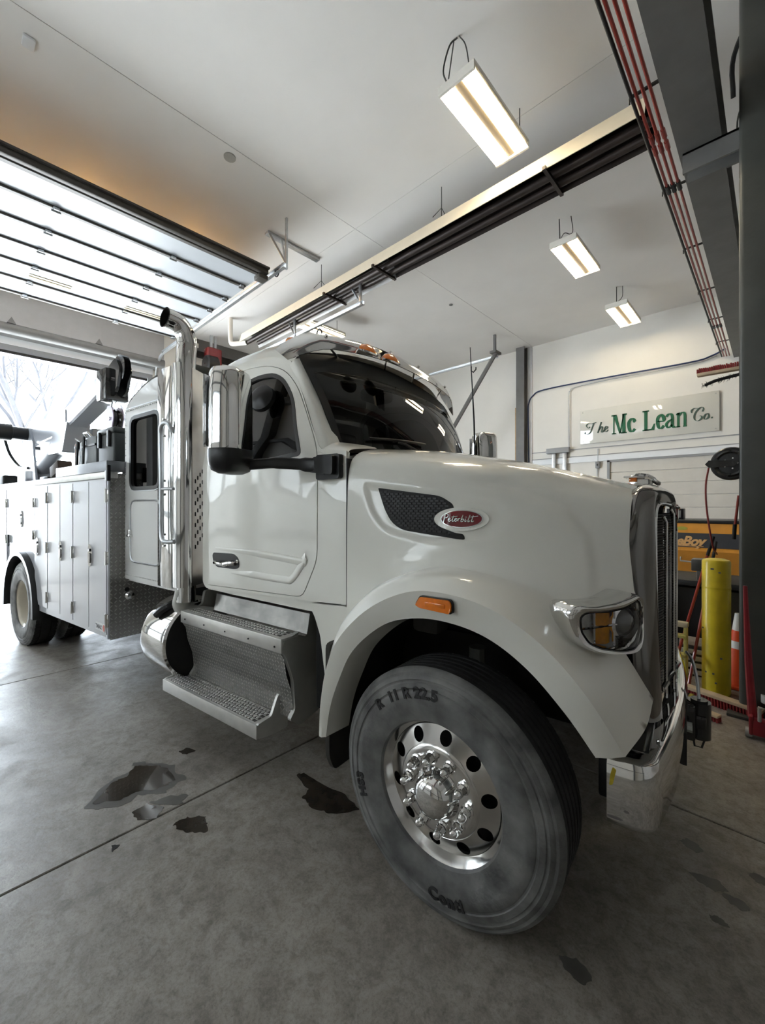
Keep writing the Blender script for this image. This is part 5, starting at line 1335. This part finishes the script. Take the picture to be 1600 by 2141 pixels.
# mirrors on black arms
mir = MB()
def mirror(sx, cx, cy, yaw):
    M = Matrix.Translation((cx, cy, 0)) @ Matrix.Rotation(yaw, 4, 'Z')
    sec = rrect(-.095, .095, -.135, .135, .075, 5)
    pr = [(.05, 1.975), (.86, 1.985), (1.0, 2.02), (1.0, 2.10), (.985, 2.35), (.955, 2.465), (.85, 2.497), (.5, 2.512), (.02, 2.515)]
    m = MB(); m.grid([[M @ V((u * s, v * s if s > .5 else v * s, z)) for s, z in pr] for u, v in sec], close_u=True)
    mh = m.build('mirror_head', CHROME, TR, 50)
    pr = [(.02, 1.915), (.55, 1.918), (.86, 1.935), (.985, 1.965), (1.012, 2.01), (1.012, 2.045), (1.0, 2.05)]
    m = MB(); m.grid([[M @ V((u * s, v * s, z + (.07 * max(0, v / .135) ** 2 if s > 1.005 else 0))) for s, z in pr] for u, v in sec], close_u=True); m.build('mirror_base', BLACKP, mh, 50)
    m = MB(); m.box(-.105, -.09, -.115, .115, 2.06, 2.46, .01, 2, M=M); m.build('mirror_glass', mat('mirror_glass', (.6, .62, .64), .02, metal=1, var=.02), mh)
    return mh
mh = mirror(-1, -1.23, -1.35, radians(28))
arm = [(-1.19, -1.26, 1.975), (-1.05, -1.16, 1.985), (-.92, -1.06, 1.975), (-.80, -1.02, 1.965)]
def mirarm(arm, s):
    g = MB(); rw = []
    for p, (a, b) in zip(cr(arm, 5), [(.026, .030)] * 5 + [(.028, .034)] * 5 + [(.030, .042)] * 5 + [(.034, .05)]):
        rw.append([V(p) + V((0, q[0], q[1])) for q in rrect(-a, a, -b, b, .018, 3)])
    g.grid(rw, close_v=True); g.cap(g.g[0]); g.cap(g.g[-1])
    g.prism(rpoly([(-.872, 2.03), (-.69, 2.028), (-.69, 1.89), (-.87, 1.885)], .018), lambda u, v: (u, s * 1.0, v), lambda u, v: (u, s * 1.035, v))
    g.prism(rpoly([(-.87, 2.015), (-.715, 2.02), (-.715, 1.91), (-.90, 1.93)], .018), lambda u, v: (u, s * 1.03, v), lambda u, v: (u, s * 1.065, v))
    g.build('mirror_arm', BLACKP, TR, 40)
mirarm(arm, -1)
mh2 = mirror(1, -.86, 1.42, radians(-28)); mirarm([(-.90, 1.33, 1.975), (-.86, 1.2, 1.985), (-.83, 1.1, 1.975), (-.80, 1.02, 1.965)], 1)
MB().lathe([(.001, -.03), (.05, -.025), (.09, .0), (.095, .03), (.001, .05)], (-1.42, -1.0, 2.46), (-.3, 1, -.3), 24).build('look_down_mirror', BLACKP, TR)
# ---- sleeper cap behind the cab
SLW = outline([(-3.345, 1.905), (-2.80, 1.905), (-2.80, 2.555), (-3.345, 2.555)], .08)
SLP = rpoly([(-3.485, 1.045), (-3.485, 2.70), (-3.40, 2.83), (-3.20, 2.93), (-2.60, 2.95), (-2.60, 1.045)], [.02, .12, .1, .1, .02, .02])
SL0 = set(D.objects)
sl_ = MB().plate([SLP, SLW], lambda u, v: V((u, -1.0 + max(0, v - 2.66) * .35, v)), .02, [(1, 2.66), (1, 2.8)]); sl_.mirror_y()
tp = MB(); T = cr([(-3.485, 0, 1.045), (-3.485, 0, 2.0), (-3.485, 0, 2.70), (-3.44, 0, 2.80), (-3.37, 0, 2.865), (-3.2, 0, 2.945), (-2.9, 0, 2.975), (-2.6, 0, 2.98)], 4)
def ysl(z): return 1.0 - max(0, z - 2.66) * .35
tp.grid([[(p.x, -ysl(p.z) * w, p.z + (.012 if w < .9 and p.z > 2.7 else 0)) for w in (1.0, .97, .9, .5, 0, -.5, -.9, -.97, -1.0)] for p in T])
sl_ = sl_.build('sleeper_cap', SLEEPER, TR, 40); tp.build('sleeper_roof', SLEEPER, TR, 50)
MB().box(-3.48, -2.6, -.97, .97, 1.02, 1.06).box(-2.62, -2.59, -.97, .97, 1.05, 2.9).build('sleeper_floor', SLEEPER, TR)
g = MB().plate([inflate(SLW, .022), inflate(SLW, -.012)], lambda u, v: V((u, -1.012, v)), .03); g.mirror_y(); g.build('sleeper_window_frame', BLACKP, sl_)
g = MB().plate([inflate(SLW, .030), inflate(SLW, .020)], lambda u, v: V((u, -1.008, v)), .012); g.mirror_y(); g.build('window_trim', GALV, sl_)
g = MB().plate([SLW], lambda u, v: V((u, -.99, v)), .005); g.mirror_y(); g.build('sleeper_window', GLASS, sl_)
HT = outline([(-3.34, 1.225), (-2.775, 1.225), (-2.775, 1.785), (-3.34, 1.785)], .08)
g = MB().plate([HT], lambda u, v: V((u, -1.008, v)), .008); g.mirror_y(); g.build('hatch', SLEEPER, sl_)
g = MB().tube([(u, -1.008, v) for u, v in inflate(HT, .004)], .009, 6, closed=True).mirror_y(); g.build('hatch_trim', GALV, sl_)
g = MB().box(-3.37, -3.30, -1.035, -1.0, 1.45, 1.475, .006).box(-3.35, -3.315, -1.03, -1.0, 1.45, 1.52, .006).mirror_y(); g.build('hatch_latch', CHROME, sl_)
rv = MB()
for k in range(26): rv.cyl((-3.46 + .029 * k, -1.0, 1.085), (-3.46 + .029 * k, -1.004, 1.085), .006, seg=6)
for k in range(28): rv.cyl((-3.47, -1.0, 1.12 + .058 * k), (-3.47, -1.004, 1.12 + .058 * k), .006, seg=6)
for k in range(22): rv.cyl((-3.44 + .034 * k, -1.0, 2.64), (-3.44 + .034 * k, -1.005, 2.64), .006, seg=6)
rv.mirror_y(); rv.build('rivets', SLEEPER, sl_, kind='stuff')
MB().box(-3.485, -2.6, -1.004, -1.0, 2.655, 2.665).build('panel_seam', GALV, sl_)
for o in set(D.objects) - SL0:   # the cap is wider than the cab and ends short of the service body
    for v in o.data.vertices:
        v.co.x = .858 + (v.co.x - .858) * .945; v.co.z = 1.73 + (v.co.z - 1.73) * .945; v.co.y *= 1.0955
# ---- exhaust stack in its polished shield
SK = CHROME
g = MB().box(-2.61, -2.395, -1.108, -1.096, 1.09, 2.84, .002)
arc = [(-2.285 - .09 * cos(t), -1.05 - .09 * sin(t)) for t in [pi * k / 16 for k in range(17)]]
arc = [(-2.40, -1.09)] + arc[1:]
g.grid([[(x, y, z) for x, y in arc] for z in (1.115, 1.6, 2.2, 2.83)])
ex = g.build('exhaust_shield', CHROME, TR, 40)
MB().prism([(-2.196, -1.045), (-2.20, -1.045), (-2.315, -.85), (-2.30, -.85)], lambda u, v: (u, v, 1.12), lambda u, v: (u, v, 2.80)).build('shield_front', POLALU, ex)
st_ = MB().tube([(-2.28, -1.05, z) for z in (1.0, 1.6, 2.2, 2.86)] + cr([(-2.28, -1.045, 2.93), (-2.28, -1.04, 3.00), (-2.285, -1.06, 3.085), (-2.29, -1.115, 3.14), (-2.297, -1.20, 3.155)], 5), .073, 28, caps=False)
bmesh.ops.recalc_face_normals(st_.bm, faces=st_.bm.faces[:])
stk = st_.build('exhaust_stack', CHROME, TR, 50)
e0 = V((-2.296, -1.10, 3.145)); e1 = V((-2.297, -1.20, 3.155)); ed = (e1 - e0).normalized()
MB().lathe([(.001, -.06), (.067, -.06), (.067, -.02), (.073, .0), (.077, .004), (.068, .004)], e1, ed, 28).build('stack_bore', mat('soot_bore', (.02, .017, .014), .9, var=.3), stk)
MB().tube(cr([(-2.28, -1.05, 1.14), (-2.29, -1.06, 1.05), (-2.335, -1.05, .96), (-2.30, -.99, .89), (-2.14, -.85, .86), (-1.95, -.7, .86)], 5), .068, 18).build('exhaust_elbow', DULL, stk)
slots = MB()
for r in range(7):
    for k in range(5):
        y = -1.01 + .028 * k; z = 1.42 + r * .085 + k * .028
        slots.box(-2.212 + (y + 1.045) * -.533, -2.193 + (y + 1.045) * -.533, y - .007, y + .007, z - .016, z + .016, .003, 1)
slots.build('shield_slots', BLACKP, ex, kind='stuff')
gb = MB().tube(cr([(-2.30, -1.14, 2.30), (-2.32, -1.17, 2.37), (-2.40, -1.175, 2.36), (-2.44, -1.165, 2.28), (-2.44, -1.16, 1.95), (-2.44, -1.16, 1.60), (-2.42, -1.165, 1.50), (-2.36, -1.17, 1.465), (-2.28, -1.14, 1.465)], 6), .017, 12).tube([(-2.44, -1.16, 1.87), (-2.29, -1.14, 1.87)], .013, 10)
gb.build('grab_handle', GALV, TR)
for z in (2.30, 2.43, 1.83, 1.94, 1.42, 1.51): MB().cyl((-2.50, -1.106, z), (-2.50, -1.120, z), .010, seg=8).build('bolt', CHROME, ex)
MB().box(-2.14, -2.10, -.95, -.80, 1.15, 2.6).build('cab_rear_gap', FRAMEB, TR)
# ---- fuel tank and steps
tk = MB().lathe([(.30, -.01), (.318, .0), (.322, .03), (.322, .33), (.318, .36), (.30, .37)], (-2.66, -.90, .67), (1, 0, 0), 56).lathe([(.001, -.01), (.30, -.01)], (-2.66, -.9, .67), (1, 0, 0), 56)
tk = tk.build('fuel_tank', CHROME, TR, 50)
MB().lathe([(.001, .365), (.27, .37), (.305, .36), (.312, .345)], (-2.66, -.90, .67), (1, 0, 0), 56).build('tank_end', BLACKM, tk)
MB().tube(cr([(-2.40, -1.05, .98), (-2.45, -1.14, .93), (-2.5, -1.17, .88)], 4), .03, 8).build('tank_strap', BLACKP, tk)
for x0 in (-1.13, -2.28):
    MB().prism(rpoly([(-.50, 1.06), (-.905, 1.06), (-.925, .955), (-1.075, .915), (-1.095, .86), (-1.06, .82), (-1.0, .66), (-.985, .47), (-1.03, .42), (-.95, .36), (-.50, .45)], .02), lambda u, v: (x0, u, v), lambda u, v: (x0 + .03, u, v)).build('step_side', DULL, TR)
g = MB(); 
pr = [(-.88, 1.155), (-.895, 1.07), (-.93, 1.065), (-.945, .985), (-.955, .945), (-.97, .935)]
g.grid([[(x, y, z) for y, z in pr] for x in (-2.05, -1.03)]); bmesh.ops.solidify(g.bm, geom=g.bm.faces[:], thickness=.006); g.build('step_back', POLALU, TR, 20)
def treads(x0, x1, y0, y1, z, rowsn, nm):
    b = MB(); b.box(x0, x1, y0, y1, z - .02, z, .006, 2); pt = b.build(nm, ALU, TR)
    g = MB(); n = int((x1 - x0 - .12) / .03)
    for r in range(rowsn):
        y = y0 + (y1 - y0) * (r + .9) / (rowsn + .8)
        for k in range(n):
            x = x0 + .06 + (x1 - x0 - .12) * k / n + (.015 if r % 2 else 0)
            g.box(x - .010, x + .010, y - .008, y + .008, z - .001, z + .006, .002, 1)
    g.build('tread_teeth', ALU, pt, kind='stuff')
    g = MB()
    for r in range(rowsn):
        y = y0 + (y1 - y0) * (r + .9) / (rowsn + .8)
        g.box(x0 + .05, x1 - .05, y - .011, y + .011, z + .0002, z + .0012)
    g.build('tread_slots', mat('slot_grey', (.10, .098, .09), .6, var=.3), pt)
    return pt
up_ = treads(-2.27, -1.10, -1.085, -.955, .935, 3, 'upper_step')
MB().box(-2.27, -1.10, -1.098, -1.08, .845, .935, .006).build('step_nosing', ALU, up_)
for k in range(5): MB().cyl((-2.2 + .26 * k, -1.098, .88), (-2.2 + .26 * k, -1.102, .88), .006, seg=8).build('screw', FRAMEB, up_)
g = MB(); pan = [(-1.088, .842), (-1.062, .80), (-1.045, .70), (-1.01, .60), (-.995, .50), (-.99, .405)]
g.grid([[(x, y, z) for y, z in pan] for x in (-2.26, -1.115)]); bmesh.ops.solidify(g.bm, geom=g.bm.faces[:], thickness=.006); g.build('tread_plate', DIA_XZ, TR, 60)
lo_ = treads(-2.39, -1.235, -1.165, -.99, .405, 5, 'lower_step')
MB().box(-2.39, -1.235, -1.175, -1.16, .32, .405, .005).build('step_nosing', ALU, lo_)
for x0, x1 in ((-2.39, -2.375), (-1.255, -1.235)):
    g = MB().prism(rpoly([(-1.165, .32), (-1.165, .408), (-1.06, .42), (-1.01, .53), (-.97, .55), (-.93, .54), (-.93, .30), (-1.05, .30)], .015), lambda u, v: (x0, u, v), lambda u, v: (x1, u, v)); g.build('step_end', ALU, lo_)
MB().box(-2.3, -2.22, -1.1, -.6, .26, .32).box(-1.55, -1.47, -1.1, -.6, .26, .32).box(-2.22, -1.14, -.94, -.5, .44, .90).build('step_bracket', FRAMEB, TR)

# ---- service body
BX0, BX1, BY, BZ0, BZ1 = -8.25, -3.255, 1.22, .565, 2.045
arc_r = lambda R, n=20, cx=-5.88, cz=.52: [(cx + R * cos(t), cz + R * sin(t)) for t in [pi * k / n for k in range(n + 1)]]
sb_ = MB()
SIDE = [(BX1, BZ0), (BX1, BZ1), (BX0, BZ1), (BX0, .50)] + [(x, z) for x, z in reversed([(p[0], max(p[1], .50)) for p in arc_r(.66)])]
sb_.plate([SIDE], lambda u, v: V((u, -BY, v)), .03); sb_.mirror_y(True)
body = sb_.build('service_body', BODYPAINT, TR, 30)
MB().box(BX0, BX1, -1.19, 1.19, 1.93, 1.99).box(BX0, BX0 + .03, -1.2, 1.2, .6, 2.0).build('body_deck', DULL, TR)
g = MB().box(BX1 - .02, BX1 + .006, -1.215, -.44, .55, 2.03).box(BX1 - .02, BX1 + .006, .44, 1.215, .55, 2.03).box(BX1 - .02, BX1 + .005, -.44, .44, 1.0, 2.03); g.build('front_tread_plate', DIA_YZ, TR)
MB().cyl((BX1, -1.08, .98), (BX1 + .012, -1.08, .98), .02, seg=12).build('plate_grommet', BLACKP, TR); MB().lathe([(.001, .02), (.03, .016), (.045, .0)], (BX1 + .005, -1.05, .92), (1, .0, 0), 16).build('plate_lamp', CHROME, TR)
g = MB().box(BX0, BX1 + .01, -1.245, -1.15, 1.985, 2.045, .008).box(BX0, BX1 + .01, 1.15, 1.245, 1.985, 2.045, .008); g.build('top_rail', ALU, TR)
g = MB().box(-4.55, BX1 + .02, -1.25, -1.10, 2.045, 2.14, .006).box(-4.55, BX1 + .02, 1.10, 1.25, 2.045, 2.14, .006).box(BX1 - .05, BX1 + .03, -1.1, 1.1, 2.02, 2.14, .006); g.build('raised_rail', mat('rail_grey', (.25, .26, .28), .35, metal=.6, var=.1), TR)
g = MB().box(BX1 - .02, BX1 + .035, -1.25, -1.22, 1.96, 2.10, .006).mirror_y(); g.build('rail_corner', BLACKP, TR)
g = MB().box(BX1 - .035, BX1 + .004, -1.232, -1.21, .56, 1.99, .006).mirror_y(); g.build('corner_post', BODYPAINT, TR)
def bdoor(x0, x1, z0, z1=1.965, clip=None, name='compartment_door'):
    P = [(x0, z0), (x1, z0), (x1, z1), (x0, z1)]
    if clip is not None:
        pts = []
        for k in range(15):
            x = x0 + (x1 - x0) * k / 14; d = .66 ** 2 - (x + 5.88) ** 2
            pts.append((x, max(z0, (.52 + sqrt(d) + .03) if d > 0 else z0)))
        P = pts + [(x1, z1), (x0, z1)]
    g = MB().plate([P], lambda u, v: V((u, -BY - .018, v)), .02); g.mirror_y()
    bm2 = g.bm
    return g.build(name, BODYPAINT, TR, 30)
DX = [(-3.665, -3.275, .60), (-4.075, -3.68, .60), (-4.455, -4.095, .60), (-4.85, -4.47, .60)]
doors = [bdoor(*d) for d in DX]
doors.append(bdoor(-5.325, -4.88, .60, clip=1)); doors.append(bdoor(-5.93, -5.34, 1.36)); doors.append(bdoor(-6.52, -5.945, 1.36)); doors.append(bdoor(-7.1, -6.57, .55)); doors.append(bdoor(-7.65, -7.115, .55)); doors.append(bdoor(-8.2, -7.665, .55))
g = MB().plate([[(-4.86, .60), (-4.86, 1.0), (-5.335, 1.0), (-5.335, .60)]], lambda u, v: V((u, -BY - .001, v)), .002); g.build('door_gap', GROOVE, TR) if False else g.bm.free()
# dark door gaps: rubber seals showing between the doors
g = MB()
for x in (-3.672, -4.085, -4.462, -4.865, -5.332, -6.545, -7.107, -7.657): g.box(x - .009, x + .009, -BY - .012, -BY + .002, 1.2 if -6.6 < x < -5.2 else .62, 1.965)
g.box(-5.945, -5.929, -BY - .012, -BY + .002, 1.36, 1.965)
g.mirror_y(); g.build('door_seals', BLACKP, body)
def paddle(x, z):
    o = MB().prism(ell(x, z, .052, .105, 28), lambda u, v: (u, -BY - .018, v), lambda u, v: (u, -BY - .034 + abs(u - x) * .12, v)).mirror_y().build('paddle_latch', CHROME, TR, 50)
    MB().prism(rrect(x - .022, x + .022, z - .07, z + .02, .012, 3), lambda u, v: (u, -BY - .030, v), lambda u, v: (u, -BY - .037, v)).mirror_y().build('paddle', POLALU, o)
    MB().box(x - .02, x + .02, -BY - .036, -BY - .03, z + .035, z + .062, .004).mirror_y().build('key_slot', BLACKP, o)
for x, z in ((-3.62, 1.28), (-4.42, 1.27), (-5.2, 1.27), (-5.86, 1.58), (-7.05, 1.25)): paddle(x, z)
for x in (-3.255, -4.085, -4.862, -6.545):
    for z in ((1.83, 1.28, .73) if x > -5 else (1.78, 1.30)):
        MB().box(x - .035, x + .035, -BY - .026, -BY - .016, z - .055, z + .055, .004).cyl((x + .012, -BY - .03, z - .06), (x + .012, -BY - .03, z + .06), .012, seg=8).mirror_y().build('door_hinge', CHROME, TR)
for z in (1.78, 1.40): MB().box(-5.36, -5.30, -BY - .026, -BY - .016, z - .05, z + .05, .004).cyl((-5.332, -BY - .03, z - .055), (-5.332, -BY - .03, z + .055), .012, seg=8).mirror_y().build('door_hinge', CHROME, TR)
dc = MB().box(-3.50, -3.29, -BY - .0215, -BY - .018, .615, .685).build('maker_decal', mat('decal_white', (.7, .7, .7), .4, var=.05), TR)
g = MB(); tm = textmesh('TMAX', .068, 0, .003); putmesh(g, tm, lambda u, v: (-3.495 + u * .72, -BY - .0225, .632 + v * .75)); g.build('decal_lettering', mat('decal_black', (.03, .03, .035), .4, var=.1), dc, noflip=True)
g = MB().prism(ell(-3.315, .65, .022, .03, 16), lambda u, v: (u, -BY - .0222, v), lambda u, v: (u, -BY - .0230, v)); g.build('decal_dot', mat('decal_red', (.6, .12, .09), .4, var=.1), dc)
# wheel opening flare and mud fender
g = MB(); ar = [(x, max(z, .40) if k in (0, 20) else z) for k, (x, z) in enumerate(arc_r(.66))]
ar = [(-5.22, .42)] + arc_r(.66)[1:-1] + [(-6.54, .42)]
g.grid([[(x, -1.20, z), (x, -1.285, z), (-5.88 + (x + 5.88) * .91, -1.285, .52 + (z - .52) * .91), (-5.88 + (x + 5.88) * .90, -.95, .52 + (z - .52) * .90)] for x, z in ar]); g.mirror_y(); g.build('wheel_flare', BLACKP, TR, 40)
g = MB().box(-6.9, -6.54, -1.20, -.6, .40, .52, .01).mirror_y(); g.build('mud_guard', BLACKP, TR)
# crane on the deck
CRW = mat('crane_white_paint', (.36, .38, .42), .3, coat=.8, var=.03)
CY = -.60
def xz(P, y0, y1): return dict()
g = MB().box(-8.0, -6.5, CY - .35, CY + .35, 1.99, 2.08, .01); g.build('crane_base', BLACKP, TR)
pd = MB().prism(rpoly([(-7.9, 2.08), (-7.25, 2.08), (-7.42, 2.75), (-7.62, 3.0), (-7.85, 3.0), (-7.95, 2.7)], .05), lambda u, v: (u, CY - .16, v), lambda u, v: (u, CY - .13, v)).prism(rpoly([(-7.9, 2.08), (-7.25, 2.08), (-7.42, 2.75), (-7.62, 3.0), (-7.85, 3.0), (-7.95, 2.7)], .05), lambda u, v: (u, CY + .13, v), lambda u, v: (u, CY + .16, v)).cyl((-7.6, CY, 2.05), (-7.6, CY, 2.30), .22, seg=24)
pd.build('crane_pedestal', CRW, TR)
MB().cyl((-7.62, CY - .12, 2.80), (-7.62, CY + .12, 2.80), .16, seg=20).build('winch_drum', BLACKP, TR)
MB().cyl((-7.70, CY - .55, 2.90), (-7.70, CY - .16, 2.90), .10, seg=18).lathe([(.001, -.56), (.13, -.55), (.13, -.36), (.10, -.35)], (-7.70, CY, 2.90), (0, 1, 0), 20).build('winch_motor', BLACKP, TR)
MB().tube(cr([(-7.9, CY - .4, 2.85), (-8.05, CY - .3, 2.6), (-7.95, CY - .2, 2.4), (-7.6, CY - .17, 2.35)], 5), .022, 8).build('hydraulic_hose', BLACKP, TR)
MB().cyl((-7.5, CY - .02, 2.34), (-6.55, CY - .02, 2.66), .125, .12, 24).cyl((-7.55, CY - .02, 2.32), (-7.45, CY - .02, 2.36), .14, seg=24).build('lift_cylinder', CRW, TR)
MB().cyl((-6.56, CY - .02, 2.655), (-6.30, CY - .02, 2.745), .085, .085, 20).build('cylinder_rod', CHROME, TR)
def boom(P0, P1, h0, h1, w, nm, m):
    a = V((P0[0], 0, P0[1])); b = V((P1[0], 0, P1[1])); d = (b - a).normalized(); n = V((-d.z, 0, d.x))
    if n.z < 0: n = -n
    g = MB(); rw = []
    for p, h in ((a, h0), (b, h1)):
        rw.append([p + n * (v * h) + V((0, CY + u * w, 0)) for u, v in [(-.5, -.42), (-.42, -.5), (.42, -.5), (.5, -.42), (.5, .42), (.42, .5), (-.42, .5), (-.5, .42)]])
    g.grid(rw, close_v=True); g.cap(g.g[0]); g.cap(list(reversed(g.g[-1])))
    return g.build(nm, m, TR, 30)
boom((-7.65, 2.86), (-6.05, 2.93), .36, .34, .26, 'outer_boom', CRW) 
boom((-7.2, 2.72), (-4.98, 3.22), .34, .235, .24, 'main_boom', CRW)
boom((-6.3, 2.93), (-4.94, 3.232), .21, .20, .18, 'inner_boom', CRW)
g = MB().prism(rpoly([(-6.75, 2.50), (-6.15, 2.50), (-5.95, 2.90), (-6.5, 2.84)], .04), lambda u, v: (u, CY - .14, v), lambda u, v: (u, CY + .14, v)); g.build('boom_bracket', CRW, TR)
hd_ = MB().box(-4.98, -4.70, CY - .13, CY + .13, 3.02, 3.40, .02).prism(rpoly([(-4.86, 3.02), (-4.56, 3.1), (-4.46, 3.36), (-4.58, 3.50), (-4.80, 3.42)], .06), lambda u, v: (u, CY - .07, v), lambda u, v: (u, CY - .04, v)).prism(rpoly([(-4.86, 3.02), (-4.56, 3.1), (-4.46, 3.36), (-4.58, 3.50), (-4.80, 3.42)], .06), lambda u, v: (u, CY + .04, v), lambda u, v: (u, CY + .07, v))
hd_ = hd_.build('boom_head', BLACKG, TR)
for y in (-.03, .0, .03): MB().lathe([(.04, -.01), (.15, -.012), (.17, -.004), (.16, 0), (.17, .004), (.15, .012), (.04, .01)], (-4.58, CY + y, 3.37), (0, 1, 0), 28).build('sheave', BLACKG, hd_)
MB().tube([(-4.66, CY - .09, 3.26), (-4.66, CY + .09, 3.26)], .022, 10).build('sheave_pin', CHROME, hd_)
MB().tube([(-4.74, CY, 3.25), (-4.75, CY, 2.99)], .009, 6).tube([(-4.84, CY, 3.05), (-4.88, CY, 2.97)], .012, 6).build('wire_rope', GALV, TR)
LIL = mat('hook_block_lilac', (.40, .33, .46), .35, coat=.4, var=.1)
hk = MB()
for y in (-.06, .05): hk.prism(rpoly([(-4.84, 2.97), (-4.70, 2.93), (-4.66, 2.80), (-4.74, 2.62), (-4.80, 2.60), (-4.90, 2.80)], .04), lambda u, v, y=y: (u, CY + y, v), lambda u, v, y=y: (u, CY + y + .012, v))
hk = hk.build('hook_block', LIL, TR)
MB().lathe([(.02, -.04), (.11, -.045), (.12, -.02), (.10, 0), (.12, .02), (.11, .045), (.02, .04)], (-4.77, CY, 2.80), (0, 1, 0), 24).build('block_sheave', BLACKG, hk); MB().tube(cr([(-4.78, CY, 2.62), (-4.74, CY, 2.55), (-4.70, CY, 2.48), (-4.76, CY, 2.42), (-4.82, CY, 2.46)], 4), .022, 8).build('hook', BLACKG, hk)
MB().lathe([(.001, -.075), (.022, -.07), (.022, -.06)], (-4.77, CY, 2.80), (0, 1, 0), 12).build('block_pin', CHROME, hk)
MB().box(-6.25, -6.0, -.42, -.18, 1.99, 2.86, .01).build('boom_rest', TRIMG, TR)
bt = MB().box(-8.0, -7.2, -1.15, -.98, 2.045, 2.20, .02).build('deck_box', BLACKP, TR)
MB().prism([(.0 + .11 * cos(t), .06 * sin(t)) for t in [pi * k / 8 for k in range(9)]] + [(.07 * -cos(t), .03 * sin(t)) for t in [pi * k / 8 for k in range(9)]], lambda u, v: (-7.78 + v * 1.2, -1.152, 2.115 + u * .5), lambda u, v: (-7.78 + v * 1.2, -1.156, 2.115 + u * .5)).build('crescent_mark', TRIMW, bt); MB().box(-7.47, -7.42, -1.156, -1.15, 2.06, 2.19).build('box_tag', TRIMW, bt)

# ---- loose cases standing on the body deck (things of their own, in the truck's frame)
TM = TR.matrix_basis
def ontruck(name, label, cat, loc, group=None):
    t = thing(name, label, cat, (0, 0, 0), radians(7.2), group); w = Matrix.Translation((-1.194, 2.606, 0)) @ Matrix.Rotation(radians(7.2), 4, 'Z') @ V(loc); t.location = w
    return t
DZ = 2.142
CG = mat('cooler_grey', (.030, .036, .036), .45, var=.15); CS = mat('case_grey', (.18, .19, .20), .45, var=.2, vscale=12); CB = mat('case_brown', (.20, .10, .06), .6, var=.2)
c1 = ontruck('cooler', 'large dark green-grey cooler on the deck right behind the cap', 'cooler', (-3.64, -.98, DZ))
MB().box(-.19, .19, -.13, .20, 0, .30, .03, 3).build('cooler_tub', CG, c1); MB().box(-.20, .20, -.14, .21, .285, .345, .025, 3).build('cooler_lid', CG, c1)
for x in (-.11, .11): MB().box(x - .02, x + .02, -.155, -.125, .16, .31, .005).build('lid_strap', BLACKP, c1)
c2 = ontruck('tool_case', 'grey tool case with black strap between the cooler and the tan tube', 'case', (-4.02, -1.0, DZ), 'cases on the truck deck')
MB().box(-.17, .17, -.12, .12, 0, .30, .02, 2).build('case_body', CS, c2); MB().box(-.17, .17, -.13, -.115, .20, .22).build('case_seam', BLACKP, c2); MB().tube([(-.1, -.13, .31), (-.09, -.14, .12), (-.11, -.135, .02)], .012, 6).build('strap', BLACKP, c2); MB().tube([(-.06, -.12, .30), (-.05, -.15, .335), (.05, -.15, .335), (.06, -.12, .30)], .010, 6).build('carry_handle', GALV, c2)
c3 = ontruck('tan_tube', 'tan brown tube standing upright on the deck beside the grey case', 'tube', (-4.52, -1.0, DZ)); MB().lathe([(.001, .29), (.075, .285), (.085, .27), (.085, 0), (.001, 0)], (0, 0, 0), (0, 0, 1), 20).build('tube_body', CB, c3); MB().lathe([(.086, .22), (.09, .225), (.09, .245), (.086, .25)], (0, 0, 0), (0, 0, 1), 20).build('tube_band', CS, c3)
c4 = ontruck('tool_case', 'narrow pale case with ratchet strap standing beside the tan tube', 'case', (-4.33, -1.0, DZ + .005), 'cases on the truck deck'); MB().box(-.06, .06, -.11, .11, 0, .27, .015, 2).build('case_body', GALV, c4); MB().tube([(.0, -.12, .27), (.01, -.13, .1), (-.01, -.125, .0)], .014, 6).build('ratchet_strap', BLACKP, c4); MB().tube([(-.02, -.11, .27), (0, -.14, .30), (.03, -.11, .27)], .008, 6).build('carry_handle', GALV, c4)
c5 = ontruck('wood_chock', 'tilted brown wooden block lying on the deck rail behind the cases', 'chock', (-4.88, -1.10, 2.10)); MB().box(-.16, .12, -.07, .07, 0, .13, .012, 2, M=Matrix.Rotation(radians(-14), 4, 'Y')).build('block', mat('chock_brown', (.07, .05, .04), .7, var=.3), c5); MB().box(-.17, -.16, -.05, .05, .03, .12, .0, M=Matrix.Rotation(radians(-14), 4, 'Y')).build('end_face', BROOMW, c5)
c6 = ontruck('rubber_pad', 'flat black rubber pad on the deck rail beside the wooden block', 'pad', (-5.24, -1.10, 2.05)); MB().box(-.14, .14, -.08, .08, 0, .04, .015, 2).build('pad', BLACKP, c6)
